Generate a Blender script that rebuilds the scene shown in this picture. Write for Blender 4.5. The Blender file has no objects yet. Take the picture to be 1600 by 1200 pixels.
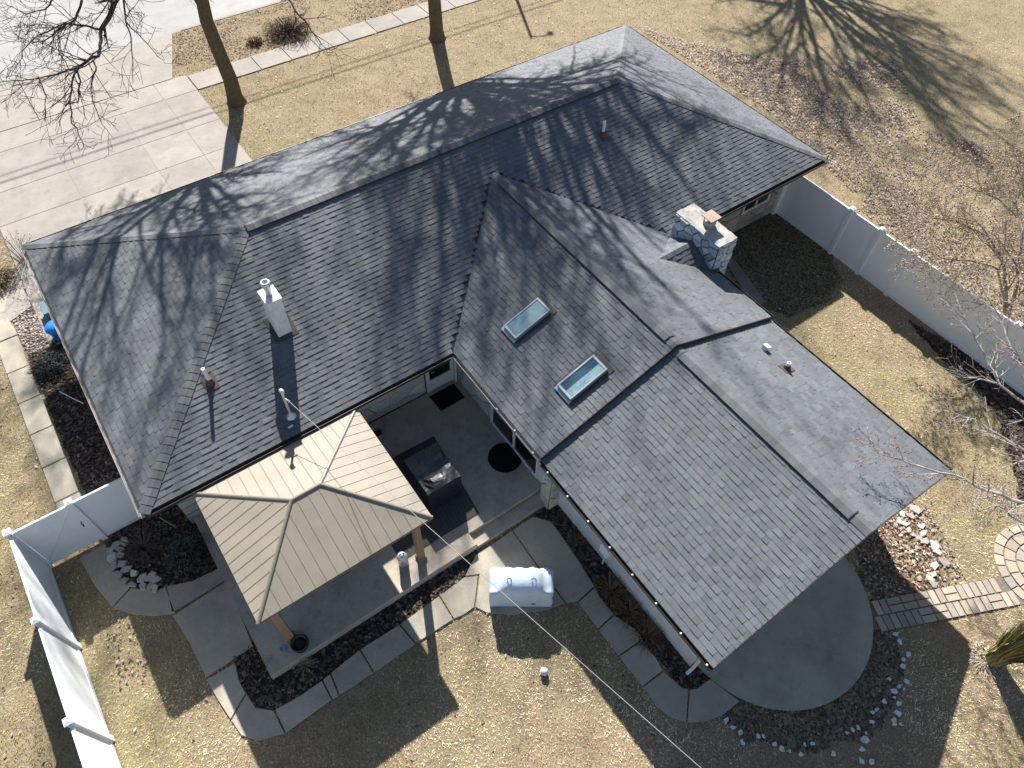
import bpy, math, random
import numpy as np
from mathutils import Matrix, Vector

SC = bpy.context.scene
COL = SC.collection
rad = math.radians

# ------------------------------------------------------------------ camera, sky, sun, exposure
F, CX, CY = 1123.42, 800.0, 600.0
CAM = np.array([2.29288, -10.20702, 17.41257])
ROT = np.array([[0.81618766, 0.45541026, -0.35558289],
                [-0.5773079, 0.66783799, -0.46979571],
                [0.02352197, 0.58872228, 0.80799307]])
cd = bpy.data.cameras.new("camera")
cam = bpy.data.objects.new("camera", cd)
COL.objects.link(cam)
m4 = Matrix.Identity(4)
for i in range(3):
    for j in range(3):
        m4[i][j] = ROT[i, j]
    m4[i][3] = CAM[i]
cam.matrix_world = m4
cd.sensor_width = 36.0
cd.lens = F / 1600.0 * 36.0
cd.clip_end = 2000
SC.camera = cam

SUN_EL = rad(37.0)
SUN_DIR = np.array([0.418 * math.cos(SUN_EL), 0.908 * math.cos(SUN_EL), math.sin(SUN_EL)])
SUN_DIR /= np.linalg.norm(SUN_DIR)
world = bpy.data.worlds.new("World")
SC.world = world
world.use_nodes = True
wn = world.node_tree
bg = wn.nodes["Background"]
sky = wn.nodes.new("ShaderNodeTexSky")
sky.sky_type = 'NISHITA'
sky.sun_disc = False
sky.sun_elevation = SUN_EL
sky.sun_rotation = math.atan2(SUN_DIR[0], SUN_DIR[1])
sky.air_density = 1.0
sky.dust_density = 0.6
wn.links.new(sky.outputs[0], bg.inputs[0])
bg.inputs[1].default_value = 0.054
sl = bpy.data.lights.new("sun", 'SUN')
sl.energy = 5.0
sl.angle = rad(0.7)
sl.color = (1.0, 0.965, 0.915)
sun = bpy.data.objects.new("sun", sl)
COL.objects.link(sun)
sun.rotation_euler = Vector(SUN_DIR).to_track_quat('Z', 'Y').to_euler()
sun.location = (0, 0, 40)
SC.view_settings.view_transform = 'Standard'
SC.view_settings.look = 'None'
SC.view_settings.exposure = 1.22
SC.view_settings.gamma = 1.0
SC.view_settings.use_curve_mapping = False

R0 = random.Random(7)
NR = np.random.default_rng(7)


def gp(u, v, z=0.0):
    """photo measurement -> point of the place at height z"""
    d = ROT @ np.array([(u - CX) / F, -(v - CY) / F, -1.0])
    t = (z - CAM[2]) / d[2]
    return CAM + t * d


def gxy(pts, z=0.0):
    return [tuple(gp(u, v, z)[:2]) for u, v in pts]


# ------------------------------------------------------------------ house numbers
HE, W, L, P = 2.75, 10.219, 22.74, 0.378
XW, HW, YW1, YW2, DROP = 11.995, 3.928, -3.827, -9.579, 0.11
ZR = HE + P * W / 2
ZW = HE + P * HW


# ------------------------------------------------------------------ materials
def new_mat(name):
    m = bpy.data.materials.new(name)
    m.use_nodes = True
    nt = m.node_tree
    return m, nt, nt.nodes["Principled BSDF"]


def node(nt, typ, **kw):
    n = nt.nodes.new(typ)
    for k, v in kw.items():
        if k.startswith("i_"):
            n.inputs[k[2:].replace("_", " ")].default_value = v
        else:
            setattr(n, k, v)
    return n


def noise(nt, scale, detail=4, rough=0.6, vec=None):
    n = node(nt, "ShaderNodeTexNoise", i_Scale=scale, i_Detail=detail, i_Roughness=rough)
    if vec is None:
        vec = nt.nodes.get("GEO") or node(nt, "ShaderNodeNewGeometry", name="GEO")
        vec = vec.outputs["Position"]
    nt.links.new(vec, n.inputs["Vector"])
    return n.outputs["Fac"]


def ramp(nt, fac, stops):
    r = nt.nodes.new("ShaderNodeValToRGB")
    e = r.color_ramp.elements
    while len(e) < len(stops):
        e.new(0.5)
    for k, (p, c) in enumerate(stops):
        e[k].position = p
        e[k].color = (*c, 1) if len(c) == 3 else c
    nt.links.new(fac, r.inputs[0])
    return r.outputs[0]


def mixc(nt, fac, a, b, mode='MIX'):
    m = node(nt, "ShaderNodeMix", data_type='RGBA', blend_type=mode)
    for s, val in ((0, fac), (6, a), (7, b)):
        if hasattr(val, "links"):
            nt.links.new(val, m.inputs[s])
        else:
            m.inputs[s].default_value = val if s == 0 else (*val, 1)
    return m.outputs[2]


def bump(nt, bs, h, strength, dist):
    b = node(nt, "ShaderNodeBump", i_Strength=strength, i_Distance=dist)
    nt.links.new(h, b.inputs["Height"])
    nt.links.new(b.outputs[0], bs.inputs["Normal"])


def vary(c, lo, hi, r_):
    k = r_.uniform(lo, hi)
    return tuple(x * k for x in c)


def mat_plain(name, col, rough=0.6, var=0.15, scale=6, bmp=0.0, bscale=60, metal=0.0, spec=0.5, stain=None, fine=None):
    m, nt, bs = new_mat(name)
    a = tuple(max(0, c * (1 - var)) for c in col)
    b = tuple(min(1, c * (1 + var)) for c in col)
    c = ramp(nt, noise(nt, scale, 6, 0.65), [(0.3, a), (0.7, b)])
    if fine:
        c = mixc(nt, fine[1], c, ramp(nt, noise(nt, fine[0], 2, 0.6), [(0.35, (0.35, 0.35, 0.35)), (0.65, (1.6, 1.6, 1.6))]), 'MULTIPLY')
    if stain:
        f = ramp(nt, noise(nt, stain[1], 5, 0.7), [(stain[3] if len(stain) > 3 else 0.5, (0, 0, 0)), (stain[4] if len(stain) > 4 else 0.68, (stain[2],) * 3)])
        c = mixc(nt, f, c, stain[0])
    nt.links.new(c, bs.inputs["Base Color"])
    bs.inputs["Roughness"].default_value = rough
    bs.inputs["Metallic"].default_value = metal
    bs.inputs["Specular IOR Level"].default_value = spec
    if bmp:
        bump(nt, bs, noise(nt, bscale, 5, 0.7), bmp, 0.02)
    return m


def mat_tint(name, base=(1, 1, 1), rough=0.8, fine=None, bmp=0.0, bscale=120, spec=0.3, wear=0.0):
    """colour comes from each piece's own 'tint' attribute times a fine grain"""
    m, nt, bs = new_mat(name)
    at = node(nt, "ShaderNodeAttribute", attribute_name="tint")
    c = mixc(nt, 1.0, at.outputs["Color"], base, 'MULTIPLY')
    if fine:
        g = ramp(nt, noise(nt, fine[0], 3, 0.7), [(0.3, (1 - fine[1],) * 3), (0.7, (1 + fine[1],) * 3)])
        c = mixc(nt, 1.0, c, g, 'MULTIPLY')
    nt.links.new(c, bs.inputs["Base Color"])
    bs.inputs["Roughness"].default_value = rough
    bs.inputs["Specular IOR Level"].default_value = spec
    if wear:
        c = mixc(nt, 1.0, c, ramp(nt, noise(nt, 0.45, 6, 0.7), [(0.3, (1 - wear,) * 3), (0.7, (1 + wear,) * 3)]), 'MULTIPLY')
        nt.links.new(c, bs.inputs["Base Color"])
    if bmp:
        bump(nt, bs, noise(nt, bscale, 3, 0.7), bmp, 0.01)
    return m


def mat_lawn():
    m, nt, bs = new_mat("lawn_soil")
    big = noise(nt, 0.16, 5, 0.6)
    mid = noise(nt, 1.3, 6, 0.75)
    fine = noise(nt, 18, 4, 0.8)
    c1 = ramp(nt, big, [(0.36, (0.31, 0.24, 0.15)), (0.52, (0.27, 0.215, 0.125)), (0.66, (0.20, 0.18, 0.085))])
    c2 = ramp(nt, mid, [(0.3, (0.17, 0.13, 0.09)), (0.52, (0.34, 0.275, 0.185)), (0.75, (0.43, 0.36, 0.25))])
    c = mixc(nt, 0.5, c1, c2)
    g = ramp(nt, fine, [(0.3, (0.45, 0.45, 0.45)), (0.7, (1.35, 1.35, 1.35))])
    c = mixc(nt, 1.0, c, g, 'MULTIPLY')
    nt.links.new(c, bs.inputs["Base Color"])
    bs.inputs["Roughness"].default_value = 0.95
    bs.inputs["Specular IOR Level"].default_value = 0.1
    bump(nt, bs, fine, 0.7, 0.05)
    return m


def mat_concrete(name, col, stain=0.4, dark=(0.10, 0.095, 0.09)):
    m, nt, bs = new_mat(name)
    c = ramp(nt, noise(nt, 0.9, 7, 0.65), [(0.3, tuple(x * 0.84 for x in col)), (0.7, tuple(x * 1.1 for x in col))])
    st = ramp(nt, noise(nt, 0.55, 8, 0.75), [(0.50, (0, 0, 0)), (0.72, (stain,) * 3)])
    c = mixc(nt, st, c, dark)
    st2 = ramp(nt, noise(nt, 2.7, 8, 0.8), [(0.52, (0, 0, 0)), (0.74, (stain * 0.8,) * 3)])
    c = mixc(nt, st2, c, tuple(x * 0.8 for x in dark))
    sp = ramp(nt, noise(nt, 45, 2, 0.5), [(0.3, (0.86,) * 3), (0.7, (1.1,) * 3)])
    c = mixc(nt, 1.0, c, sp, 'MULTIPLY')
    oi = node(nt, "ShaderNodeObjectInfo")
    c = mixc(nt, 1.0, c, ramp(nt, oi.outputs['Random'], [(0.0, (0.92, 0.925, 0.93)), (1.0, (1.06, 1.05, 1.04))]), 'MULTIPLY')
    nt.links.new(c, bs.inputs["Base Color"])
    bs.inputs["Roughness"].default_value = 0.9
    bs.inputs["Specular IOR Level"].default_value = 0.25
    bump(nt, bs, noise(nt, 70, 4, 0.7), 0.25, 0.01)
    return m


M = {}
M['lawn'] = mat_lawn()
M['grass'] = mat_tint("grass_blades", rough=0.8, spec=0.2)
M['leaf'] = mat_tint("dry_leaves", rough=0.8, spec=0.2)
M['shingle'] = mat_tint("shingle_granules", rough=0.78, fine=(85, 0.38), bmp=0.5, bscale=160, spec=0.55, wear=0.16)
M['deck'] = mat_plain("roof_underlay", (0.03, 0.03, 0.034), 0.9)
M['concrete'] = mat_concrete("pale_concrete", (0.33, 0.30, 0.267), 0.6, (0.20, 0.18, 0.155))
M['walk'] = mat_concrete("walk_concrete", (0.41, 0.37, 0.30), 0.45, (0.20, 0.18, 0.15))
M['patio'] = mat_concrete("patio_concrete", (0.47, 0.41, 0.335), 0.65, (0.16, 0.14, 0.12))
M['round'] = mat_concrete("round_patio_concrete", (0.36, 0.34, 0.275), 0.5, (0.17, 0.16, 0.13))
M['street'] = mat_concrete("street_concrete", (0.345, 0.335, 0.325), 0.3, (0.35, 0.33, 0.32))
M['mulch'] = mat_plain("mulch_soil", (0.045, 0.036, 0.030), 0.95, 0.5, 25, 1.0, 40, spec=0.1)
M['chip'] = mat_tint("mulch_chips", rough=0.9, spec=0.2)
M['pebble'] = mat_tint("pebbles", rough=0.75, spec=0.3)
M['stone'] = mat_tint("veneer_stone", rough=0.85, fine=(22, 0.22), bmp=0.5, bscale=35, spec=0.3)
M['mortar'] = mat_plain("mortar", (0.06, 0.055, 0.052), 0.95, 0.2, 20, 0.3)
M['mortar_pale'] = mat_plain("pale_mortar", (0.40, 0.38, 0.345), 0.9, 0.15, 14, 0.5, 40, stain=((0.3, 0.29, 0.27), 5, 0.5))
M['vinyl'] = mat_plain("white_vinyl", (0.81, 0.845, 0.875), 0.42, 0.02, 2, spec=0.45, stain=((0.70, 0.70, 0.68), 1.6, 0.25))
M['siding'] = mat_plain("white_siding", (0.66, 0.67, 0.69), 0.55, 0.05, 3, stain=((0.5, 0.49, 0.47), 2.3, 0.4))
M['trim'] = mat_plain("white_trim", (0.74, 0.73, 0.70), 0.5, 0.05, 8)
M['gutter'] = mat_plain("dark_gutter", (0.05, 0.04, 0.038), 0.45, 0.15, 5)
M['gutter_pale'] = mat_plain("weathered_gutter", (0.36, 0.33, 0.31), 0.5, 0.15, 5)
M['soffit'] = mat_plain("soffit", (0.35, 0.33, 0.30), 0.7, 0.1)
M['tan'] = mat_plain("tan_metal_roof", (0.295, 0.255, 0.20), 0.45, 0.09, 1.5, spec=0.4, stain=((0.25, 0.215, 0.165), 2.2, 0.35))
M['tan_dark'] = mat_plain("taupe_trim", (0.19, 0.165, 0.13), 0.5, 0.06, 4)
M['wood'] = mat_plain("brown_wood_post", (0.30, 0.195, 0.12), 0.75, 0.2, 12, 0.2, 50)
M['black'] = mat_plain("black_vinyl_cover", (0.022, 0.026, 0.032), 0.32, 0.2, 4, 0.25, 9, spec=0.6)
M['mat'] = mat_plain("black_mat_fibre", (0.012, 0.012, 0.013), 0.95, 0.2, 30, 0.6, 90, spec=0.1)
M['cover'] = mat_plain("pale_blue_fabric", (0.56, 0.66, 0.74), 0.7, 0.06, 3, 0.5, 7)
M['glass'] = mat_plain("dark_glass", (0.012, 0.015, 0.018), 0.05, 0.1, 2, spec=0.8)
M['skyglass'] = mat_plain("skylight_glass", (0.035, 0.07, 0.10), 0.03, 0.35, 2.2, spec=1.0)
M['pane_paint'] = mat_plain("pale_skylight_paint", (0.23, 0.34, 0.37), 0.15, 0.25, 2.6, spec=0.8, stain=((0.12, 0.22, 0.29), 1.9, 0.8))  # pale tone painted for the shaft wall behind the glass
M['steel'] = mat_plain("galvanised_steel", (0.62, 0.63, 0.64), 0.42, 0.12, 6, metal=0.55)
M['alu'] = mat_plain("aluminium_frame", (0.36, 0.41, 0.45), 0.4, 0.08, 6, metal=0.4)
M['white_metal'] = mat_plain("white_painted_metal", (0.74, 0.74, 0.73), 0.5, 0.06, 6, stain=((0.5, 0.47, 0.43), 5, 0.5))
M['rust'] = mat_plain("copper_coloured_cap", (0.36, 0.23, 0.175), 0.5, 0.12, 8)
M['brown'] = mat_plain("brown_flashing", (0.09, 0.055, 0.05), 0.6, 0.2, 6)
M['blue'] = mat_plain("blue_plastic", (0.01, 0.22, 0.72), 0.4, 0.08, 4)
M['teal'] = mat_plain("grey_teal_plastic", (0.08, 0.17, 0.22), 0.5, 0.15, 6)
M['bark'] = mat_plain("tree_bark", (0.115, 0.09, 0.058), 0.95, 0.35, 9, 0.9, 22, spec=0.15, stain=((0.10, 0.105, 0.045), 1.6, 0.7))
M['tan_twig'] = mat_plain("tan_twig", (0.27, 0.225, 0.18), 0.9, 0.3, 5, spec=0.2)
M['twig'] = mat_plain("dark_twig", (0.075, 0.06, 0.05), 0.9, 0.3, 5, spec=0.2)
M['pale_bark'] = mat_plain("pale_grey_bark", (0.34, 0.31, 0.275), 0.85, 0.3, 5, 0.4, 30, spec=0.2)
M['lichen'] = mat_plain("lichen_bark", (0.20, 0.17, 0.10), 0.95, 0.4, 12, 0.9, 25, spec=0.1, stain=((0.42, 0.34, 0.03), 3, 0.85, 0.42, 0.56))
M['cable'] = mat_plain("pale_cable_sheath", (0.27, 0.265, 0.25), 0.5, 0.1, 5)
M['sand'] = mat_plain("joint_sand", (0.17, 0.14, 0.105), 0.95, 0.3, 20, 0.5)
M['rug'] = mat_plain("woven_rug", (0.075, 0.074, 0.074), 0.95, 0.2, 15, 0.4, 60, spec=0.1)
M['rug_pale'] = mat_plain("woven_rug_stripe", (0.095, 0.09, 0.085), 0.95, 0.2, 15, 0.4, 60, spec=0.1)
M['paver'] = mat_tint("paver_concrete", rough=0.9, fine=(30, 0.18), bmp=0.4, bscale=60, spec=0.25)
M['rock'] = mat_tint("loose_rock", rough=0.85, fine=(14, 0.25), bmp=0.6, bscale=25, spec=0.3)
M['straw'] = mat_tint("dry_stalks", rough=0.8, spec=0.2)
M['pot'] = mat_plain("dark_glazed_pot", (0.016, 0.022, 0.024), 0.3, 0.2, 6)
M['greymetal'] = mat_plain("grey_painted_metal", (0.25, 0.27, 0.29), 0.4, 0.1, 8)
M['ball'] = mat_plain("pale_ball", (0.50, 0.66, 0.68), 0.5, 0.1, 9)
M['pvc'] = mat_plain("white_pvc", (0.78, 0.78, 0.76), 0.4, 0.05, 8)

# ------------------------------------------------------------------ object helpers
ORG = {}


def root_loc(o):
    while o is not None and o.parent is not None:
        o = o.parent
    return ORG.get(o.name, np.zeros(3)) if o is not None else np.zeros(3)


def link(o, parent=None):
    COL.objects.link(o)
    if parent is not None:
        o.parent = parent
    return o


def tag(o, label=None, cat=None, group=None, kind=None):
    for k, val in (("label", label), ("category", cat), ("group", group), ("kind", kind)):
        if val:
            o[k] = val
    return o


def thing(name, label, cat, loc=(0, 0, 0), group=None):
    o = bpy.data.objects.new(name, None)
    o.location = loc
    o.empty_display_size = 0.2
    link(o)
    ORG[o.name] = np.array(loc, float)
    return tag(o, label, cat, group)


class MB:
    def __init__(s):
        s.v, s.f, s.c = [], [], []

    def add(s, vs, fs, col=None):
        b = len(s.v)
        s.v.extend([tuple(map(float, p)) for p in vs])
        for f in fs:
            s.f.append([i + b for i in f])
            s.c.append(col)
        return s

    def box(s, c, size, rz=0.0, col=None, taper=1.0):
        hx, hy, hz = size[0] / 2, size[1] / 2, size[2] / 2
        cs, sn = math.cos(rz), math.sin(rz)
        vs = []
        for z, k in ((-hz, 1.0), (hz, taper)):
            for x, y in ((-hx, -hy), (hx, -hy), (hx, hy), (-hx, hy)):
                x, y = x * k, y * k
                vs.append((c[0] + x * cs - y * sn, c[1] + x * sn + y * cs, c[2] + z))
        return s.add(vs, [(3, 2, 1, 0), (4, 5, 6, 7), (0, 1, 5, 4), (1, 2, 6, 5), (2, 3, 7, 6), (3, 0, 4, 7)], col)

    def span(s, x0, x1, y0, y1, z0, z1, col=None):
        return s.box(((x0 + x1) / 2, (y0 + y1) / 2, (z0 + z1) / 2), (abs(x1 - x0), abs(y1 - y0), abs(z1 - z0)), 0, col)

    def prism(s, poly, z0, z1, col=None, top_inset=0.0):
        n = len(poly)
        a = sum(poly[i][0] * poly[(i + 1) % n][1] - poly[(i + 1) % n][0] * poly[i][1] for i in range(n))
        if a < 0:
            poly = poly[::-1]
        top = inset(poly, top_inset) if top_inset else poly
        vs = [(x, y, z0) for x, y in poly] + [(x, y, z1) for x, y in top]
        fs = [tuple(range(n - 1, -1, -1)), tuple(range(n, 2 * n))]
        fs += [(i, (i + 1) % n, n + (i + 1) % n, n + i) for i in range(n)]
        return s.add(vs, fs, col)

    def slab3(s, poly, nrm, t0, t1, col=None, top_scale=1.0):
        """polygon in space extruded along nrm from t0 to t1"""
        poly = [np.array(p, float) for p in poly]
        n = len(poly)
        c = sum(poly) / n
        nrm = np.array(nrm, float)
        lo = [p + nrm * t0 for p in poly]
        hi = [c + (p - c) * top_scale + nrm * t1 for p in poly]
        fs = [tuple(range(n - 1, -1, -1)), tuple(range(n, 2 * n))]
        fs += [(i, (i + 1) % n, n + (i + 1) % n, n + i) for i in range(n)]
        return s.add(lo + hi, fs, col)

    def tube(s, pts, rads, sides=6, col=None, cap=True):
        pts = [np.array(p, float) for p in pts]
        n = len(pts)
        if not hasattr(rads, "__len__"):
            rads = [rads] * n
        vs = []
        up = None
        for i in range(n):
            d = pts[min(i + 1, n - 1)] - pts[max(i - 1, 0)]
            d = d / (np.linalg.norm(d) + 1e-9)
            if up is None:
                up = np.cross(d, (0.31, 0.91, 0.22))
                if np.linalg.norm(up) < 0.1:
                    up = np.cross(d, (1, 0, 0))
            up = up - d * np.dot(up, d)
            up = up / (np.linalg.norm(up) + 1e-9)
            w = np.cross(d, up)
            for k in range(sides):
                a = 2 * math.pi * k / sides
                vs.append(pts[i] + rads[i] * (math.cos(a) * up + math.sin(a) * w))
        fs = []
        for i in range(n - 1):
            for k in range(sides):
                k2 = (k + 1) % sides
                fs.append((i * sides + k, i * sides + k2, (i + 1) * sides + k2, (i + 1) * sides + k))
        if cap:
            fs.append(tuple(range(sides - 1, -1, -1)))
            fs.append(tuple((n - 1) * sides + k for k in range(sides)))
        return s.add(vs, fs, col)

    def lathe(s, prof, c, sides=20, col=None):
        vs = []
        for r, z in prof:
            for k in range(sides):
                a = 2 * math.pi * k / sides
                vs.append((c[0] + r * math.cos(a), c[1] + r * math.sin(a), c[2] + z))
        fs = []
        for i in range(len(prof) - 1):
            for k in range(sides):
                k2 = (k + 1) % sides
                fs.append((i * sides + k, i * sides + k2, (i + 1) * sides + k2, (i + 1) * sides + k))
        fs.append(tuple(range(sides - 1, -1, -1)))
        fs.append(tuple((len(prof) - 1) * sides + k for k in range(sides)))
        return s.add(vs, fs, col)

    def build(s, name, mat, parent=None, smooth=False, bevel=0.0):
        org = root_loc(parent)
        me = bpy.data.meshes.new(name)
        v = np.array(s.v, float) - org if s.v else np.zeros((0, 3))
        me.from_pydata(v.tolist(), [], s.f)
        if any(c is not None for c in s.c):
            at = me.attributes.new("tint", 'FLOAT_COLOR', 'FACE')
            buf = np.ones((len(s.f), 4), np.float32)
            for i, c in enumerate(s.c):
                if c is not None:
                    buf[i, :3] = c
            at.data.foreach_set("color", buf.ravel())
        me.materials.append(mat)
        if smooth:
            me.polygons.foreach_set("use_smooth", [True] * len(me.polygons))
        me.update()
        o = bpy.data.objects.new(name, me)
        link(o, parent)
        if bevel:
            b = o.modifiers.new("edge", 'BEVEL')
            b.width = bevel
            b.segments = 2
            b.limit_method = 'ANGLE'
        return o


def inset(poly, d):
    n = len(poly)
    out = []
    for i in range(n):
        p0, p1, p2 = (np.array(poly[(i + k) % n], float) for k in (-1, 0, 1))
        e1 = p1 - p0
        e2 = p2 - p1
        n1 = np.array([-e1[1], e1[0]]) / (np.linalg.norm(e1) + 1e-9)
        n2 = np.array([-e2[1], e2[0]]) / (np.linalg.norm(e2) + 1e-9)
        b = n1 + n2
        k = 2.0 / max(0.6, np.dot(b, b))
        out.append(tuple(p1 + b * d * k))
    return out


def ccw(poly):
    n = len(poly)
    a = sum(poly[i][0] * poly[(i + 1) % n][1] - poly[(i + 1) % n][0] * poly[i][1] for i in range(n))
    return poly if a > 0 else poly[::-1]


def clip(poly, half):
    """keep the part of a 2D polygon where a*x+b*y<=c"""
    a, b, c = half
    out = []
    n = len(poly)
    for i in range(n):
        p, q = poly[i], poly[(i + 1) % n]
        dp, dq = a * p[0] + b * p[1] - c, a * q[0] + b * q[1] - c
        if dp <= 0:
            out.append(p)
        if (dp < 0 < dq) or (dq < 0 < dp):
            t = dp / (dp - dq)
            out.append((p[0] + t * (q[0] - p[0]), p[1] + t * (q[1] - p[1])))
    return out


def clip_convex(poly, conv):
    conv = ccw(conv)
    n = len(conv)
    for i in range(n):
        p, q = conv[i], conv[(i + 1) % n]
        a, b = q[1] - p[1], -(q[0] - p[0])
        poly = clip(poly, (a, b, a * p[0] + b * p[1]))
        if len(poly) < 3:
            return []
    return poly


def area2(poly):
    n = len(poly)
    return abs(sum(poly[i][0] * poly[(i + 1) % n][1] - poly[(i + 1) % n][0] * poly[i][1] for i in range(n))) / 2


def inside(pts, poly):
    x, y = pts[:, 0], pts[:, 1]
    r = np.zeros(len(pts), bool)
    n = len(poly)
    for i in range(n):
        x1, y1 = poly[i]
        x2, y2 = poly[(i + 1) % n]
        c = ((y1 > y) != (y2 > y))
        xi = (x2 - x1) * (y - y1) / ((y2 - y1) if abs(y2 - y1) > 1e-12 else 1e-12) + x1
        r ^= c & (x < xi)
    return r


def vnoise(pts, scale, seed):
    g = np.random.default_rng(seed).random((128, 128))
    q = pts * scale + 1000.0
    i = np.floor(q).astype(int)
    f = q - i
    f = f * f * (3 - 2 * f)
    a = g[i[:, 0] % 128, i[:, 1] % 128]
    b = g[(i[:, 0] + 1) % 128, i[:, 1] % 128]
    c = g[i[:, 0] % 128, (i[:, 1] + 1) % 128]
    d = g[(i[:, 0] + 1) % 128, (i[:, 1] + 1) % 128]
    return (a * (1 - f[:, 0]) + b * f[:, 0]) * (1 - f[:, 1]) + (c * (1 - f[:, 0]) + d * f[:, 0]) * f[:, 1]


def fbm(pts, scale, seed, oct=4):
    r, w, t = 0, 1.0, 0
    for k in range(oct):
        r = r + w * vnoise(pts, scale * 2 ** k, seed + k)
        t += w
        w *= 0.55
    return r / t


def raw_mesh(name, verts, faces, cols, mat, parent=None):
    """numpy arrays in, all faces with the same corner count"""
    org = root_loc(parent)
    k = faces.shape[1]
    me = bpy.data.meshes.new(name)
    me.vertices.add(len(verts))
    me.vertices.foreach_set("co", (verts - org).astype(np.float32).ravel())
    me.loops.add(faces.size)
    me.loops.foreach_set("vertex_index", faces.astype(np.int32).ravel())
    me.polygons.add(len(faces))
    me.polygons.foreach_set("loop_start", np.arange(0, faces.size, k, dtype=np.int32))
    me.polygons.foreach_set("loop_total", np.full(len(faces), k, np.int32))
    at = me.attributes.new("tint", 'FLOAT_COLOR', 'FACE')
    buf = np.ones((len(faces), 4), np.float32)
    buf[:, :3] = cols
    at.data.foreach_set("color", buf.ravel())
    me.materials.append(mat)
    me.update(calc_edges=True)
    o = bpy.data.objects.new(name, me)
    return link(o, parent)


def structure(o, label=None):
    o["kind"] = "structure"
    if label:
        o["label"] = label
    return o


# ------------------------------------------------------------------ GROUND
KERB_Y = 24.75
g = MB()
g.add([(-200, -200, 0), (250, -200, 0), (250, KERB_Y, 0), (-200, KERB_Y, 0)], [(0, 1, 2, 3)])
g.add([(-200, KERB_Y, -0.14), (250, KERB_Y, -0.14), (250, 300, -0.14), (-200, 300, -0.14)], [(0, 1, 2, 3)])
g.add([(-200, KERB_Y, 0), (250, KERB_Y, 0), (250, KERB_Y, -0.14), (-200, KERB_Y, -0.14)], [(0, 1, 2, 3)])
structure(g.build("ground", M['lawn']), "tan dormant lawn ground around the house")


def slab_set(name, label, slabs, mat, z0, z1, gap=0.012):
    """a paved surface: a recessed bed and one child per slab"""
    root = bpy.data.objects.new(name, None)
    link(root)
    ORG[root.name] = np.zeros(3)
    structure(root, label)
    for k, p in enumerate(slabs):
        p = ccw(list(p))
        MB().prism(inset(p, gap), z0, z1, None, 0.012).build("slab", mat, root)
    return root


st = bpy.data.objects.new("street", None)
link(st)
structure(st, "pale concrete street beyond the verge")
for k in range(-3, 9):
    MB().span(k * 5.2 + 0.01, k * 5.2 + 5.19, KERB_Y + 0.16, 35.5, -0.20, -0.128).build("slab", M['street'], st)
kb = bpy.data.objects.new("kerb", None)
link(kb)
structure(kb, "concrete kerb along the street edge")
for k in range(-3, 17):
    x0 = k * 3.0
    if -1.5 < x0 < 8.2:
        MB().span(x0, x0 + 2.99, KERB_Y + 0.004, KERB_Y + 0.15, -0.2, -0.09).build("kerb_stone", M['concrete'], kb)
    else:
        MB().span(x0, x0 + 2.99, KERB_Y + 0.004, KERB_Y + 0.15, -0.2, 0.02).build("kerb_stone", M['concrete'], kb)

# driveway: rows of slabs from the kerb to the garage side
drv = []
cuts_x = [-0.9, 1.9, 4.7, 6.45, 7.85]
cuts_y = [9.2, 12.4, 15.4, 17.3, 19.72]
for i in range(4):
    for j in range(4):
        xa, xb = cuts_x[i], cuts_x[i + 1]
        drv.append([(xa, cuts_y[j]), (xb, cuts_y[j]), (xb, cuts_y[j + 1]), (xa, cuts_y[j + 1])])
for i in range(4):
    drv.append([(cuts_x[i], 19.75), (cuts_x[i + 1], 19.75), (cuts_x[i + 1], 21.1), (cuts_x[i], 21.1)])
ap = [-0.9, 1.9, 4.7, 7.3]
flare = {-0.9: -1.9, 1.9: 1.9, 4.7: 4.7, 7.3: 8.6}
for i in range(3):
    drv.append([(ap[i], 21.12), (ap[i + 1], 21.12), (flare[ap[i + 1]], KERB_Y), (flare[ap[i]], KERB_Y)])
# parking pad left of the garage corner
drv.append([(-3.4, 9.9), (-0.92, 11.0), (-0.92, 13.0), (-2.2, 13.0)])
slab_set("driveway", "wide pale concrete driveway with score joints", drv, M['concrete'], -0.04, 0.045, 0.006)
structure(MB().prism([(-0.85, 9.3), (7.8, 9.3), (7.8, 21.05), (-0.85, 21.05)], -0.03, 0.036).build("driveway_base", mat_plain("joint_filler", (0.27, 0.25, 0.22), 0.9)), "joint filler under the driveway slabs")
sw = []
for k in range(0, 22):
    x0 = 7.88 + k * 1.42
    sw.append([(x0, 19.76), (x0 + 1.42, 19.74), (x0 + 1.42, 20.98), (x0, 21.0)])
for k in range(0, 7):
    x0 = -0.95 - k * 1.42
    sw.append([(x0, 19.76), (x0 - 1.42, 19.76), (x0 - 1.42, 21.0), (x0, 21.0)])
slab_set("sidewalk", "public concrete sidewalk crossing the front lawn", sw, M['concrete'], -0.04, 0.04, 0.008)

# left side walk
lw = []
lx0, lx1 = -2.22, -1.56
ys = [10.0, 8.6, 7.3, 6.02, 4.75, 3.5, 2.2]
for a, b in zip(ys, ys[1:]):
    lw.append([(lx0, a), (lx1, a), (lx1 - 0.03, b), (lx0 - 0.01, b)])
lw.append([(-2.5, 11.2), (-1.66, 11.2), (-1.54, 10.02), (-2.2, 10.02)])
lw.append([(-2.5, 11.22), (-1.66, 11.22), (-1.2, 12.3), (-2.0, 12.95), (-3.2, 12.3), (-3.2, 11.22)])
slab_set("side_walk", "narrow concrete walk along the left wall bed", lw, M['walk'], -0.04, 0.05)
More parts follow.
